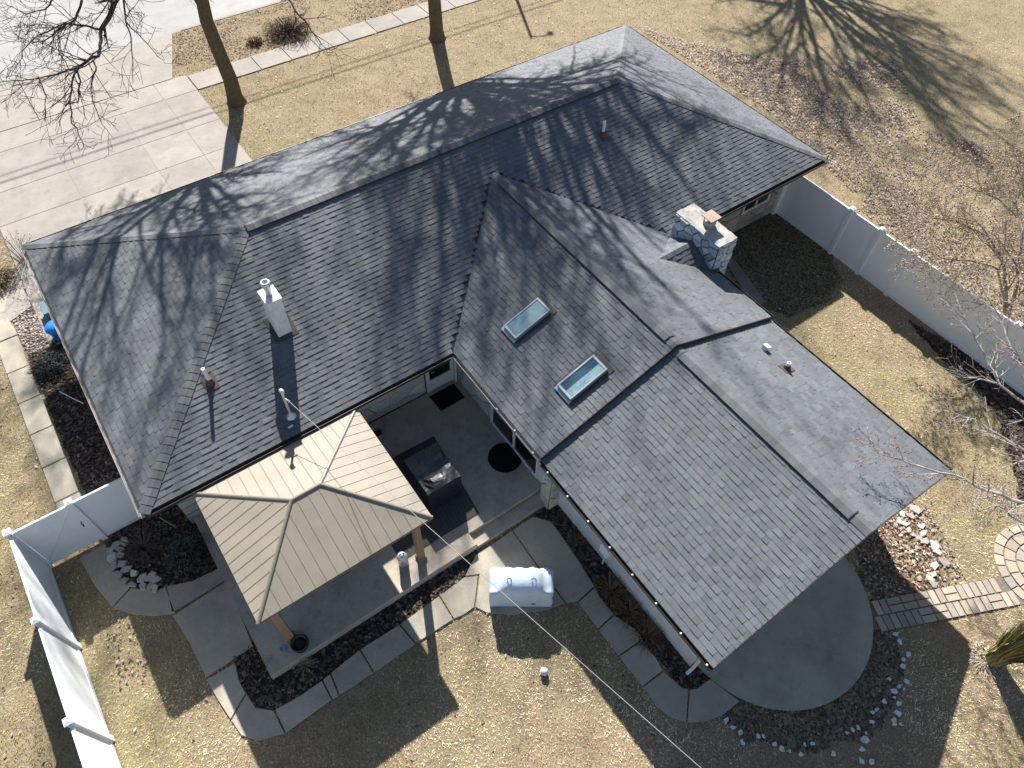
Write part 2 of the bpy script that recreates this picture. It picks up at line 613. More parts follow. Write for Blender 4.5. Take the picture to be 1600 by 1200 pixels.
# lit kerb edge where the walk steps down
# garden walk, measured outline, one slab per joint
WZ = 0.05
gw = [
    [(122, 872), (165, 848), (178, 892), (204, 918), (175, 950), (146, 915)],
    [(204, 918), (245, 922), (259, 915), (275, 958), (240, 963), (205, 960), (175, 950)],
    [(259, 915), (300, 907), (345, 885), (357, 904), (268, 958)],
    [(268, 962), (357, 905), (374, 952), (396, 1010), (321, 1060), (295, 1005)],
    [(321, 1062), (368, 1034), (375, 1065), (385, 1082), (360, 1126), (338, 1092)],
    [(360, 1126), (385, 1082), (400, 1105), (428, 1109), (446, 1146), (405, 1158), (376, 1150)],
    [(428, 1109), (470, 1085), (503, 1062), (519, 1093), (446, 1146)],
    [(503, 1062), (516, 1051), (530, 1087), (519, 1094)],
    [(516, 1051), (562, 1014), (584, 1051), (530, 1087)],
    [(562, 1014), (624, 975), (650, 1006), (584, 1051)],
    [(624, 975), (686, 930), (709, 968), (650, 1006)],
    [(686, 930), (725, 901), (748, 898), (742, 949), (725, 961), (709, 968)],
    [(725, 901), (742, 867), (771, 848), (800, 828), (850, 898), (884, 942), (856, 953), (800, 961), (760, 958), (742, 949), (748, 898)],
    [(800, 828), (833, 806), (862, 815), (882, 842), (910, 884), (930, 916), (903, 940), (884, 942), (850, 898)],
    [(930, 916), (938, 932), (960, 960), (935, 983), (903, 941)],
    [(960, 960), (996, 984), (1000, 1003), (967, 1025), (935, 983)],
    [(1000, 1003), (1025, 1026), (1037, 1048), (1004, 1073), (967, 1025)],
    [(1037, 1048), (1050, 1060), (1066, 1074), (1077, 1077), (1073, 1130), (1048, 1121), (1028, 1106), (1004, 1073)],
    [(1077, 1077), (1090, 1074), (1110, 1059), (1157, 1096), (1132, 1117), (1106, 1128), (1073, 1130)],
]
slab_set("garden_walk", "grey concrete walk curving from gate to round patio", [gxy(p, WZ) for p in gw], M['walk'], -0.04, WZ, 0.009)

# round patio
RC, RR = (11.33, -9.09), 2.525
rp = MB()
circ = [(RC[0] + RR * math.cos(a), RC[1] + RR * math.sin(a)) for a in np.linspace(0, 2 * math.pi, 97)[:-1]]
rp.prism(circ, -0.04, 0.065, None, 0.01)
structure(rp.build("round_patio", M['round']), "round concrete patio under the gable end")

# raised rear patio and step
PZ = 0.30
pt = bpy.data.objects.new("rear_patio", None)
link(pt)
structure(pt, "raised stained concrete patio between the house wings")
MB().prism([(0.60, -3.86), (6.20, -3.86), (6.20, -3.50), (8.72, -3.50), (8.72, 0.88), (0.60, 0.88)], -0.05, PZ, None, 0.012).build("patio_slab", M['patio'], pt)
MB().span(6.215, 8.75, -3.86, -3.505, -0.05, 0.16).build("step", M['patio'], pt)
# concrete strip beside the wing
sb = MB().prism(gxy([(1128, 403), (1150, 411), (1196, 474), (1176, 480)]), -0.03, 0.06)
structure(sb.build("service_slab", mat_concrete("shaded_slab", (0.26, 0.22, 0.20), 0.3)), "narrow brownish concrete slab behind the chimney")

# ---- beds
def rough(poly, r_, step=0.22, amp=0.07):
    out = []
    n = len(poly)
    for i in range(n):
        a, b = np.array(poly[i], float), np.array(poly[(i + 1) % n], float)
        k = max(1, int(np.linalg.norm(b - a) / step))
        for j in range(k):
            p = a + (b - a) * j / k
            out.append((p[0] + r_.uniform(-amp, amp), p[1] + r_.uniform(-amp, amp)))
    return out


BEDS = {
    'front': gxy([(364, 1030), (400, 1000), (620, 900), (735, 846), (746, 866), (725, 901), (686, 931), (624, 976), (562, 1015), (516, 1052), (470, 1086), (428, 1110), (400, 1106), (378, 1070)]),
    'wing': gxy([(848, 795), (868, 770), (1090, 1040), (1118, 1052), (1108, 1062), (1087, 1076), (1066, 1075), (1050, 1058), (1025, 1027), (995, 984), (960, 961), (937, 932), (910, 884), (882, 842), (862, 814), (835, 805)]),
    'gate': gxy([(163, 850), (240, 775), (300, 790), (350, 880), (344, 890), (300, 908), (245, 923), (200, 913), (175, 890)]),
    'left': [(-1.55, 9.0), (-0.2, 9.2), (0.6, 8.6), (0.6, 1.95), (-1.45, 1.9), (-1.53, 5.0)],
    'corner': gxy([(1128, 366), (1214, 331), (1298, 394), (1312, 440), (1298, 470), (1232, 500), (1180, 470)]),
    'patio_right': gxy([(1330, 850), (1385, 805), (1445, 815), (1478, 905), (1444, 930), (1360, 942), (1340, 885)]),
    'ring_unused': gxy([(1364, 990), (1402, 985), (1412, 1030), (1408, 1090), (1350, 1160), (1250, 1175), (1150, 1155), (1125, 1125), (1159, 1090), (1200, 1100), (1250, 1105), (1295, 1090), (1330, 1070), (1355, 1030)]),
    'fence': gxy([(1420, 500), (1537, 568), (1600, 614), (1640, 800), (1590, 790), (1582, 720), (1560, 650), (1520, 600), (1470, 560)]),
}
RING = BEDS.pop('ring_unused')
CORNER = rough(BEDS.pop('corner'), R0, 0.25, 0.12)
RIGHT = rough(BEDS.pop('patio_right'), R0, 0.25, 0.12)
RING = rough(RING, R0, 0.25, 0.10)
for k in ('fence', 'left', 'front', 'wing'):
    BEDS[k] = rough(BEDS[k], R0, 0.22, 0.09 if k == 'fence' else 0.03)
for k, p in BEDS.items():
    b = MB().prism(p, -0.02, 0.012)
    structure(b.build("mulch_bed", M['mulch']), {"front": "mulch bed between patio edge and walk", "wing": "mulch bed along the white wing wall",
              "gate": "mulch bed inside the gate", "left": "mulch bed along the left end wall", 
              "fence": "curved mulch bed around the fence tree"}[k])
GRAVEL = [(-0.5, 12.5), (-1.1, 11.9), (-1.55, 10.9), (-1.56, 9.8), (-1.5, 9.0), (0.5, 8.9), (0.5, 12.5)]
structure(MB().prism(GRAVEL, -0.02, 0.01).build("gravel_bed", mat_plain("gravel_base", (0.20, 0.17, 0.15), 0.95, 0.4, 20, 0.6)), "gravel bed at the left front corner")


def scatter_chips(name, polys, per_m2, size, colors, mat, zlo, label, cat, thick=0.4, seed=1):
    r = np.random.default_rng(seed)
    pts = []
    for p in polys:
        a = np.array(p)
        lo, hi = a.min(0), a.max(0)
        n = int(np.prod(hi - lo) * per_m2)
        q = lo + r.random((n, 2)) * (hi - lo)
        pts.append(q[inside(q, p)])
    pts = np.concatenate(pts)
    n = len(pts)
    ang = r.random(n) * 2 * math.pi
    ln = size * (0.5 + r.random(n))
    wd = ln * (0.35 + 0.5 * r.random(n))
    tz = (r.random((n, 2)) - 0.5) * thick * 2
    ux, uy = np.cos(ang), np.sin(ang)
    z = zlo + r.random(n) * size * 0.5
    V = np.zeros((n, 4, 3))
    for k, (a, b) in enumerate(((-1, -1), (1, -1), (1, 1), (-1, 1))):
        V[:, k, 0] = pts[:, 0] + ux * a * ln / 2 - uy * b * wd / 2
        V[:, k, 1] = pts[:, 1] + uy * a * ln / 2 + ux * b * wd / 2
        V[:, k, 2] = np.maximum(0.004, z + a * ln / 2 * tz[:, 0] + b * wd / 2 * tz[:, 1])
    cols = np.array(colors)[r.integers(0, len(colors), n)] * (0.6 + 0.8 * r.random((n, 1)))
    o = raw_mesh(name, V.reshape(-1, 3), np.arange(n * 4).reshape(-1, 4), cols, mat)
    o["kind"] = "stuff"
    return tag(o, label, cat)


scatter_chips("mulch_chips", [BEDS[k] for k in ('front', 'wing', 'gate', 'left', 'fence')], 460, 0.07,
              [(0.085, 0.06, 0.045), (0.045, 0.036, 0.03), (0.13, 0.092, 0.07), (0.025, 0.02, 0.018), (0.18, 0.14, 0.11), (0.10, 0.07, 0.05)],
              M['chip'], 0.014, "dark shredded bark mulch covering the planting beds", "mulch", seed=3)
scatter_chips("soil_litter", [CORNER, RIGHT, RING], 560, 0.038,
              [(0.075, 0.058, 0.04), (0.05, 0.04, 0.03), (0.12, 0.09, 0.065), (0.16, 0.125, 0.09)],
              M['chip'], 0.014, "dark soil with bits of leaf around the round patio and right corner", "soil", seed=4)


def pebbles(name, poly, per_m2, size, colors, label, seed):
    r = np.random.default_rng(seed)
    a = np.array(poly)
    lo, hi = a.min(0), a.max(0)
    q = lo + r.random((int(np.prod(hi - lo) * per_m2), 2)) * (hi - lo)
    q = q[inside(q, poly)]
    n = len(q)
    base = np.array([(1, 0, 0), (0, 1, 0), (-1, 0, 0), (0, -1, 0), (0, 0, 0.8), (0, 0, -0.6)])
    fc = np.array([(0, 1, 4), (1, 2, 4), (2, 3, 4), (3, 0, 4), (1, 0, 5), (2, 1, 5), (3, 2, 5), (0, 3, 5)])
    s = size * (0.5 + r.random((n, 1, 1)))
    V = base[None] * s * (0.7 + 0.6 * r.random((n, 6, 1)))
    an = r.random(n) * 6.28
    c, sn = np.cos(an)[:, None], np.sin(an)[:, None]
    X = V[:, :, 0] * c - V[:, :, 1] * sn
    Y = V[:, :, 0] * sn + V[:, :, 1] * c
    V[:, :, 0] = X + q[:, :1]
    V[:, :, 1] = Y + q[:, 1:]
    V[:, :, 2] += 0.02
    Fc = (fc[None] + (np.arange(n) * 6)[:, None, None]).reshape(-1, 3)
    cols = np.repeat(np.array(colors)[r.integers(0, len(colors), n)] * (0.7 + 0.6 * r.random((n, 1))), 8, 0)
    o = raw_mesh(name, V.reshape(-1, 3), Fc, cols, M['pebble'])
    o["kind"] = "stuff"
    return tag(o, label, "gravel")


pebbles("river_gravel", GRAVEL, 700, 0.035, [(0.45, 0.38, 0.34), (0.62, 0.56, 0.52), (0.25, 0.18, 0.15), (0.36, 0.31, 0.28), (0.12, 0.1, 0.1)],
        "mixed brown and white river gravel beside the left walk", 5)
pebbles("bed_gravel", [(-1.5, 3.6), (0.3, 3.7), (0.3, 2.0), (-1.4, 2.0)], 420, 0.022, [(0.3, 0.28, 0.26), (0.15, 0.14, 0.13), (0.45, 0.43, 0.4)],
        "fine grey gravel in front of the left gate panel", 6)

# ------------------------------------------------------------------ LAWN COVER
NOGRASS = [list(v) for v in BEDS.values()] + [GRAVEL, circ]
NOGRASS += [inset(ccw(list(p)), 0.035) for p in [gxy(p, WZ) for p in gw] + drv + sw + lw]
NOGRASS += [[(0.2, -3.9), (8.9, -3.9), (8.9, 1), (0.2, 1)], [(0.4, 0.8), (22.3, 0.8), (22.3, 9.6), (0.4, 9.6)], [(8.7, -9.3), (15.3, -9.3), (15.3, 1), (8.7, 1)]]
PATH_A, PATH_B = np.array([13.2, -10.86]), np.array([16.95, -12.58])
pd = (PATH_B - PATH_A) / np.linalg.norm(PATH_B - PATH_A)
pn = np.array([-pd[1], pd[0]])
PW = 0.38
PC, PR = (17.9, -12.62), 1.28
NOGRASS.append([tuple(PATH_A + pn * PW), tuple(PATH_A - pn * PW), tuple(PATH_B - pn * PW), tuple(PATH_B + pn * PW)])
NOGRASS.append([(PC[0] + PR * math.cos(a), PC[1] + PR * math.sin(a)) for a in np.linspace(0, 6.283, 25)[:-1]])


def ground_points(n, seed, bounds):
    r = np.random.default_rng(seed)
    q = np.stack([bounds[0] + r.random(n) * (bounds[1] - bounds[0]), bounds[2] + r.random(n) * (bounds[3] - bounds[2])], 1)
    # keep what the view can see with a margin
    d = np.c_[q, np.zeros(n)] - CAM
    c = d @ ROT
    u = CX - F * c[:, 0] / c[:, 2]
    v = CY + F * c[:, 1] / c[:, 2]
    q = q[(c[:, 2] < 0) & (u > -140) & (u < 1740) & (v > -140) & (v < 1330)]
    for p in NOGRASS:
        q = q[~inside(q, p)]
    return q[q[:, 1] < KERB_Y - 0.05], r


def patch(q):
    """0..1 amount of living green at each lawn point"""
    n = fbm(q, 0.22, 11, 4)
    gr = np.clip((n - 0.45) * 3.6, 0, 1) * 0.6
    right = np.exp(-(((q[:, 0] - 31) / 6) ** 2 + ((q[:, 1] - 3.5) / 5) ** 2)) * 0.75
    left = np.clip((-1.2 - q[:, 0]) / 1.2, 0, 1) * np.clip((4 - q[:, 1]) / 5, 0, 1) * 0.75
    inner = np.exp(-(((q[:, 0] + 1.4) / 0.9) ** 2 + ((q[:, 1] + 3.2) / 1.6) ** 2)) * 0.35
    return np.clip(gr * 1.6 + 1.4 * right * fbm(q, 0.6, 21, 3) * 1.5 + left * fbm(q, 0.9, 23, 3) * 1.6 + inner, 0, 1)


q, r = ground_points(1250000, 31, (-16, 48, -17, 25))
near = np.linalg.norm(np.c_[q, np.zeros(len(q))] - CAM, axis=1)
q = q[r.random(len(q)) < np.clip((24 / near) ** 2, 0.25, 1)]
n = len(q)
green = patch(q)
ang = r.random(n) * 6.283
lnz = 0.03 + 0.045 * r.random(n)
lean = 0.5 + 0.9 * r.random(n)
wd = 0.004 + 0.0055 * r.random(n)
V = np.zeros((n, 3, 3))
V[:, 0, 0] = q[:, 0] - np.sin(ang) * wd
V[:, 0, 1] = q[:, 1] + np.cos(ang) * wd
V[:, 1, 0] = q[:, 0] + np.sin(ang) * wd
V[:, 1, 1] = q[:, 1] - np.cos(ang) * wd
V[:, 2, 0] = q[:, 0] + np.cos(ang) * lnz * lean
V[:, 2, 1] = q[:, 1] + np.sin(ang) * lnz * lean
V[:, 2, 2] = lnz * 0.75
keep = ~(inside(q, CORNER) | inside(q, RIGHT) | inside(q, RING)) | (r.random(len(q)) < 0.22)
straw = np.array([(0.50, 0.42, 0.295), (0.43, 0.345, 0.235), (0.56, 0.485, 0.365), (0.25, 0.19, 0.13)])
liv = np.array([(0.20, 0.215, 0.065), (0.27, 0.27, 0.09), (0.33, 0.31, 0.12)])
thin = inside(q, RING)
isg = r.random(n) < green
cols = np.where(isg[:, None], liv[r.integers(0, 3, n)], straw[r.integers(0, 4, n)]) * (0.75 + 0.5 * r.random((n, 1)))
brown = np.clip((fbm(q, 0.55, 41, 5) - 0.47) * 5, 0, 1)[:, None]
clump = 0.30 + 1.40 * (0.30 * vnoise(q, 1.4, 60) + 0.35 * vnoise(q, 4.1, 61) + 0.35 * vnoise(q, 10.0, 62))[:, None]
cols = cols * clump * np.array([1.62, 1.56, 1.54])
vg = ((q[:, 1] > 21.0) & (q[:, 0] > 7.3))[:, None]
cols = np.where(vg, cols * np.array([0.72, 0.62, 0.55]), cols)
cols = cols * (1 - 0.50 * brown * np.array([0.75, 1.0, 1.1]))
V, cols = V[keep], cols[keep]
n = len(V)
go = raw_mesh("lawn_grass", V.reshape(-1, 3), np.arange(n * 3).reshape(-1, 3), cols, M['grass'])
go["kind"] = "stuff"
tag(go, "short dormant straw-coloured lawn grass with olive patches", "grass")

# fallen leaves
LIT = gxy([(985, 38), (1080, 66), (1230, 95), (1400, 95), (1440, 200), (1620, 250), (1620, 540), (1540, 470), (1430, 392), (1345, 330), (1360, 280), (1300, 235), (1210, 180), (1100, 108)])
q, r = ground_points(520000, 77, (-6, 44, -14, 25))
w = np.where(q[:, 1] < 1, 0.004, 0.016)
inl = inside(q, LIT)
nz = fbm(q, 0.42, 51, 4)
w = np.where(inl, np.clip((nz - 0.34) * 5.0, 0.08, 1.0), w)
edge = inside(q, gxy([(985, 38), (1080, 66), (1260, 110), (1330, 200), (1400, 300), (1330, 300), (1210, 180), (1100, 108)]))
w = np.where(edge, np.maximum(w, 0.8), w)
w = np.where(inside(q, RING), 0.10, w)
w = np.where(inside(q, CORNER), 0.05, w)
verge = (q[:, 1] > 21.1) & (q[:, 0] > 7.5)
w = np.where(verge, np.clip((nz - 0.36) * 2.4, 0.06, 0.5), w)
w = np.where(inside(q, gxy([(150, 970), (210, 965), (240, 1060), (190, 1080)])), 0.16, w)
dbr = inside(q, RIGHT)
w = np.where(dbr, 0.9, w)
w = np.where(inside(q, gxy([(1410, 780), (1450, 790), (1510, 905), (1440, 928)])), 0.6, w)
q = q[r.random(len(q)) < w]
n = len(q)
ang = r.random(n) * 6.283
sz = 0.028 + 0.03 * r.random(n)
tilt = (r.random((n, 2)) - 0.5) * 1.1
ux, uy = np.cos(ang), np.sin(ang)
V = np.zeros((n, 4, 3))
for k, (a, b, h) in enumerate(((-1, 0, 0.0), (0, -0.55, 0.35), (1.0, 0, 0.0), (0, 0.55, 0.35))):
    V[:, k, 0] = q[:, 0] + (ux * a - uy * b) * sz
    V[:, k, 1] = q[:, 1] + (uy * a + ux * b) * sz
    V[:, k, 2] = 0.035 + sz * (h + a * tilt[:, 0] * 0.6 + b * tilt[:, 1] * 0.6)
V[:, :, 2] = np.maximum(V[:, :, 2], 0.006)
pal = np.array([(0.33, 0.25, 0.205), (0.46, 0.37, 0.315), (0.23, 0.16, 0.125), (0.55, 0.47, 0.41), (0.15, 0.10, 0.08)])
cols = pal[r.integers(0, 5, n)] * (0.75 + 0.5 * r.random((n, 1)))
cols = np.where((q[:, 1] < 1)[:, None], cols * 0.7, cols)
vg = ((q[:, 1] > 21.0) & (q[:, 0] > 7.3))[:, None]
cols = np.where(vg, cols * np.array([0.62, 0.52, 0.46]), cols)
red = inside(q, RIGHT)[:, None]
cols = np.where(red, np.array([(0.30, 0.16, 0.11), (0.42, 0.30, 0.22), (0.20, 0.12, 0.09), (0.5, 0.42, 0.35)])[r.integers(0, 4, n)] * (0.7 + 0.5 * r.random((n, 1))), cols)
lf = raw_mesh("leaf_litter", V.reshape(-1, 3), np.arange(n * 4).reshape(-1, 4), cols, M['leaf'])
lf["kind"] = "stuff"
tag(lf, "fallen brown leaves drifted over the lawn right of the house", "leaves")
# ------------------------------------------------------------------ HOUSE
house = thing("house", "L-shaped ranch house with charcoal shingle hip roof and stone chimney", "house", (11.0, 4.0, 0.0))

roof_faces = []   # (poly3d, u, s, n)


def face(poly, up):
    poly = [np.array(p, float) for p in poly]
    n = np.cross(poly[1] - poly[0], poly[2] - poly[0])
    n /= np.linalg.norm(n)
    if n[2] < 0:
        n = -n
    s = np.array([up[0], up[1], 0.0])
    s[2] = -(n[0] * s[0] + n[1] * s[1]) / n[2]
    s /= np.linalg.norm(s)
    u = np.cross(s, n)
    roof_faces.append((poly, u, s, n))


D_, A_, B_, C_ = (0, 0, HE), (0, W, HE), (L, W, HE), (L, 0, HE)
R1, R2 = (W / 2, W / 2, ZR), (L - W / 2, W / 2, ZR)
face([D_, C_, R2, R1], (0, 1))          # 0 rear
face([A_, B_, R2, R1], (0, -1))         # 1 front
face([A_, D_, R1], (1, 0))              # 2 left end
face([C_, B_, R2], (-1, 0))             # 3 right end
V0 = (XW, HW, ZW)
face([(XW - HW, 0, HE), (XW - HW, YW1, HE), (XW, YW1, ZW), V0], (1, 0))      # 4 wing left
face([(XW + HW, 0, HE), (XW + HW, YW1, HE), (XW, YW1, ZW), V0], (-1, 0))     # 5 wing right
LS = YW1 + 0.35
face([(XW - HW, LS, HE - DROP), (XW - HW, YW2, HE - DROP), (XW, YW2, ZW - DROP), (XW, LS, ZW - DROP)], (1, 0))    # 6 lower left
face([(XW + HW, LS, HE - DROP), (XW + HW, YW2, HE - DROP), (XW, YW2, ZW - DROP), (XW, LS, ZW - DROP)], (-1, 0))   # 7 lower right
CKX, CKY = 15.75, -0.8
CZ = HE + P * (XW + HW - 14.38)
face([(15.75, -1.66, HE + P * (XW + HW - 15.75)), (15.75, CKY, CZ), (14.38, CKY, CZ)], (0, 1))    # 8 saddle
face([(15.75, 0.06, HE + P * (XW + HW - 15.75)), (15.75, CKY, CZ), (14.38, CKY, CZ)], (0, -1))    # 9 saddle

dk = MB()
for i, (poly, u, s, n) in enumerate(roof_faces):
    dk.slab3(poly, (0, 0, 1), -0.14 if i < 8 else -0.05, 0.0)
roof = dk.build("roof", M['deck'], house)

valley_tri = [(XW - HW, 0.0), (XW + HW, 0.0), (XW, HW)]
EXPO = 0.146
tabs = []
rs = random.Random(11)
for fi, (poly, u, s, n) in enumerate(roof_faces):
    o = poly[0]
    loc = [(float(np.dot(p - o, u)), float(np.dot(p - o, s))) for p in poly]
    # courses hang a little over the eave, not over hips
    xs = [p[0] for p in loc]
    ys_ = [p[1] for p in loc]
    b0 = min(ys_)
    k = 0
    while b0 + k * EXPO < max(ys_):
        lo, hi = b0 + k * EXPO, b0 + (k + 1) * EXPO + 0.004
        x = min(xs) - rs.random() * 0.3
        thick = rs.random() < 0.5
        while x < max(xs):
            wdt = rs.choice((0.14, 0.16, 0.18, 0.20, 0.22, 0.24))
            p = clip_convex([(x, lo), (x + wdt - 0.003, lo), (x + wdt - 0.003, hi), (x, hi)], loc)
            if len(p) >= 3 and area2(p) > 0.002:
                cx_ = sum(a for a, b in p) / len(p)
                cy_ = sum(b for a, b in p) / len(p)
                c3 = o + u * cx_ + s * cy_
                if not (fi == 0 and inside(np.array([[c3[0], c3[1] - 0.06]]), valley_tri)[0]):
                    t0 = (0.0135 if thick else 0.0055) + rs.random() * 0.003
                    v = 0.87 + 0.26 * rs.random() + (0.0 if thick else 0.06)
                    if rs.random() < 0.14:
                        v *= 0.86
                    tw = rs.random()
                    col = (0.103 * v * (1 + 0.05 * tw), 0.113 * v, 0.124 * v * (1.04 - 0.07 * tw))
                    tabs.append((fi, p, lo, t0, col, c3))
            x += wdt
            thick = (not thick) if rs.random() < 0.82 else thick
        k += 1


def add_tab(mb, t):
    fi, p, lo, t0, col, c3 = t
    poly, u, s, n = roof_faces[fi]
    o = poly[0]
    p = ccw(list(p))
    m = len(p)
    top = []
    bot = []
    for a, b in p:
        f = (b - lo) / EXPO
        base = o + u * a + s * b
        top.append(base + n * (0.004 + t0 * (1 - f) + 0.001))
        bot.append(base + n * -0.004)
    fs = [tuple(range(m, 2 * m))] + [(i, (i + 1) % m, m + (i + 1) % m, m + i) for i in range(m)]
    mb.add(bot + top, fs, col)


def seen_size(t):
    d = t[5] - CAM
    r_ = np.linalg.norm(d)
    return area2(t[1]) * abs(np.dot(d / r_, roof_faces[t[0]][3])) / r_ ** 2


tabs.sort(key=seen_size, reverse=True)
for t in tabs[:300]:
    mb = MB()
    add_tab(mb, t)
    mb.build("shingle", M['shingle'], roof)
mb = MB()
for t in tabs[300:]:
    add_tab(mb, t)
o = mb.build("shingles", M['shingle'], roof)
o["kind"] = "stuff"


def cap_line(p0, p1, n1, n2, half=0.15, step=0.19, lift=0.016, vent=None):
    """folded cap shingles along a hip or ridge between two roof planes"""
    p0, p1 = np.array(p0, float), np.array(p1, float)
    d = p1 - p0
    ln = np.linalg.norm(d)
    d /= ln

    def side(nn, other):
        w_ = np.cross(nn, d)
        w_ /= np.linalg.norm(w_)
        # pick the downhill direction
        return w_ if w_[2] < 0 else -w_
    w1, w2 = side(n1, n2), side(n2, n1)
    if np.dot(w1, w2) > 0.9:
        w2 = -w1
    nm = n1 + n2
    nm /= np.linalg.norm(nm)
    base = 0.0
    if vent:
        v0, v1 = vent
        a, b = p0 + d * v0, p0 + d * v1
        hw_ = half + 0.012
        pr = [w1 * hw_ + n1 * 0.006, w1 * hw_ + n1 * 0.05, nm * 0.052, w2 * hw_ + n2 * 0.05, w2 * hw_ + n2 * 0.006]
        vs = [a + q_ for q_ in pr] + [b + q_ for q_ in pr]
        fs = [(i, i + 1, 6 + i, 5 + i) for i in range(4)] + [(0, 4, 3, 2, 1), (5, 6, 7, 8, 9)]
        MB().add(vs, fs).build("ridge_vent", M['gutter'], roof)
    k = 0
    while k * step < ln - 0.02:
        t0 = k * step
        t1 = min(ln, t0 + step + 0.03)
        mid = (t0 + t1) / 2
        base = 0.054 if (vent and vent[0] - 0.01 < mid < vent[1]) else lift
        h0, h1 = base + 0.014, base + 0.004
        hl = half
        vs = []
        for t_, h in ((t0, h0), (t1, h1)):
            c = p0 + d * t_
            for dh in (0.0, -0.008):
                vs += [c + w1 * hl + n1 * (h + dh), c + nm * (h + dh), c + w2 * hl + n2 * (h + dh)]
        # rows: 0-2 top start, 3-5 bottom start, 6-8 top end, 9-11 bottom end
        fs = [(0, 1, 7, 6), (1, 2, 8, 7), (3, 0, 6, 9), (2, 5, 11, 8), (0, 3, 4, 1), (1, 4, 5, 2)]
        v = 0.75 + 0.45 * rs.random()
        MB().add(vs, fs, (0.112 * v, 0.119 * v, 0.124 * v)).build("ridge_cap", M['shingle'], roof)
        k += 1


N = [f[3] for f in roof_faces]
cap_line(A_, R1, N[1], N[2], 0.14, 0.2)
cap_line(D_, R1, N[0], N[2], 0.14, 0.2)
cap_line(B_, R2, N[1], N[3], 0.14, 0.2)
cap_line(C_, R2, N[0], N[3], 0.14, 0.2)
cap_line(R1, R2, N[0], N[1], 0.15, 0.2, vent=(0.0, R2[0] - R1[0] - 0.1))
cap_line((XW, HW - 0.05, ZW), (XW, YW1, ZW), N[4], N[5], 0.15, 0.2, vent=(0.45, 7.35))
cap_line((XW, LS, ZW - DROP), (XW, YW2, ZW - DROP), N[6], N[7], 0.15, 0.2, vent=(0.55, 5.65))

# valley strips, metal drip edges on the rakes
for xs_, yy, zz in (((XW - HW, XW, XW + HW), YW1, 0.0), ((XW - HW, XW, XW + HW), YW2, -DROP)):
    for i in (0, 1):
        a = np.array((xs_[i], yy - 0.012, (HE if i == 0 else ZW) + zz))
        b = np.array((xs_[i + 1], yy - 0.012, (ZW if i == 0 else HE) + zz))
        mb = MB()
        mb.add([a + (0, 0, 0.012), b + (0, 0, 0.012), b - (0, 0, 0.17), a - (0, 0, 0.17),
                a + (0, 0.025, 0.012), b + (0, 0.025, 0.012), b + (0, 0.025, -0.17), a + (0, 0.025, -0.17)],
               [(0, 3, 2, 1), (4, 5, 6, 7), (0, 1, 5, 4), (2, 3, 7, 6), (1, 2, 6, 5), (0, 4, 7, 3)])
        mb.build("rake_trim", M['gutter'], house)


def gutter(p0, p1, out, mat, z=HE - 0.03, k=1.0):
    p0, p1 = np.array((*p0, z), float), np.array((*p1, z), float)
    d = (p1 - p0) / np.linalg.norm(p1 - p0)
    ov = np.array((*out, 0.0))
    prof = [(0.004, 0.0), (0.004, -0.11), (0.10, -0.11), (0.115, 0.0), (0.103, 0.0), (0.09, -0.10), (0.014, -0.10), (0.014, 0.0)]
    vs = [p + ov * a * k + np.array((0, 0, b)) for p in (p0, p1) for a, b in prof]
    m = len(prof)
    fs = [(i, (i + 1) % m, m + (i + 1) % m, m + i) for i in range(m)]
    fs += [tuple(range(m)), tuple(range(2 * m - 1, m - 1, -1))]
    return MB().add(vs, fs).build("gutter", mat, house)


gutter((0, 0.0), (0, W), (-1, 0), M['gutter_pale'])
gutter((0, 0), (XW - HW - 0.13, 0), (0, -1), M['gutter'], HE - 0.03, 0.8)
gutter((0, W), (L, W), (0, 1), M['gutter'])
gutter((L, 0.0), (L, W), (1, 0), M['gutter'])
gutter((XW + HW + 0.2, 0), (L, 0), (0, -1), M['gutter'])
gutter((XW - HW, -0.15), (XW - HW, YW1), (-1, 0), M['gutter_pale'], HE - 0.03, 0.7)
g6 = gutter((XW - HW, YW1 - 0.05), (XW - HW, YW2), (-1, 0), M['gutter'], HE - DROP - 0.03, 0.6)
gutter((XW + HW, YW1 - 0.05), (XW + HW, YW2), (1, 0), M['gutter'], HE - DROP - 0.03)
gutter((XW + HW, -1.7), (XW + HW, YW1), (1, 0), M['gutter'])
for k, yy in enumerate(np.linspace(YW1 - 0.35, YW2 + 0.12, 8)):
    MB().lathe([(0.004, 0.0), (0.02, 0.006), (0.026, 0.024), (0.02, 0.042), (0.004, 0.05)], (XW - HW - 0.06, yy, HE - DROP - 0.032), 8).build("light_bulb", M['pvc'], g6, True)
gl = [o_ for o_ in house.children if o_.name.startswith("gutter")][5]
for yy in np.linspace(-2.1, -3.6, 3):
    MB().lathe([(0.004, 0.0), (0.02, 0.006), (0.026, 0.024), (0.02, 0.042), (0.004, 0.05)], (XW - HW - 0.07, yy, HE - 0.032), 8).build("light_bulb", M['pvc'], gl, True)

# ---- walls
WX0, WX1, WY0, WY1 = 0.5, 22.3, 0.92, 9.35
GX0, GX1 = 8.62, 15.3


def wall(x0, x1, y0, y1, z0, z1, mat):
    return MB().span(x0, x1, y0, y1, z0, z1).build("wall", mat, house)


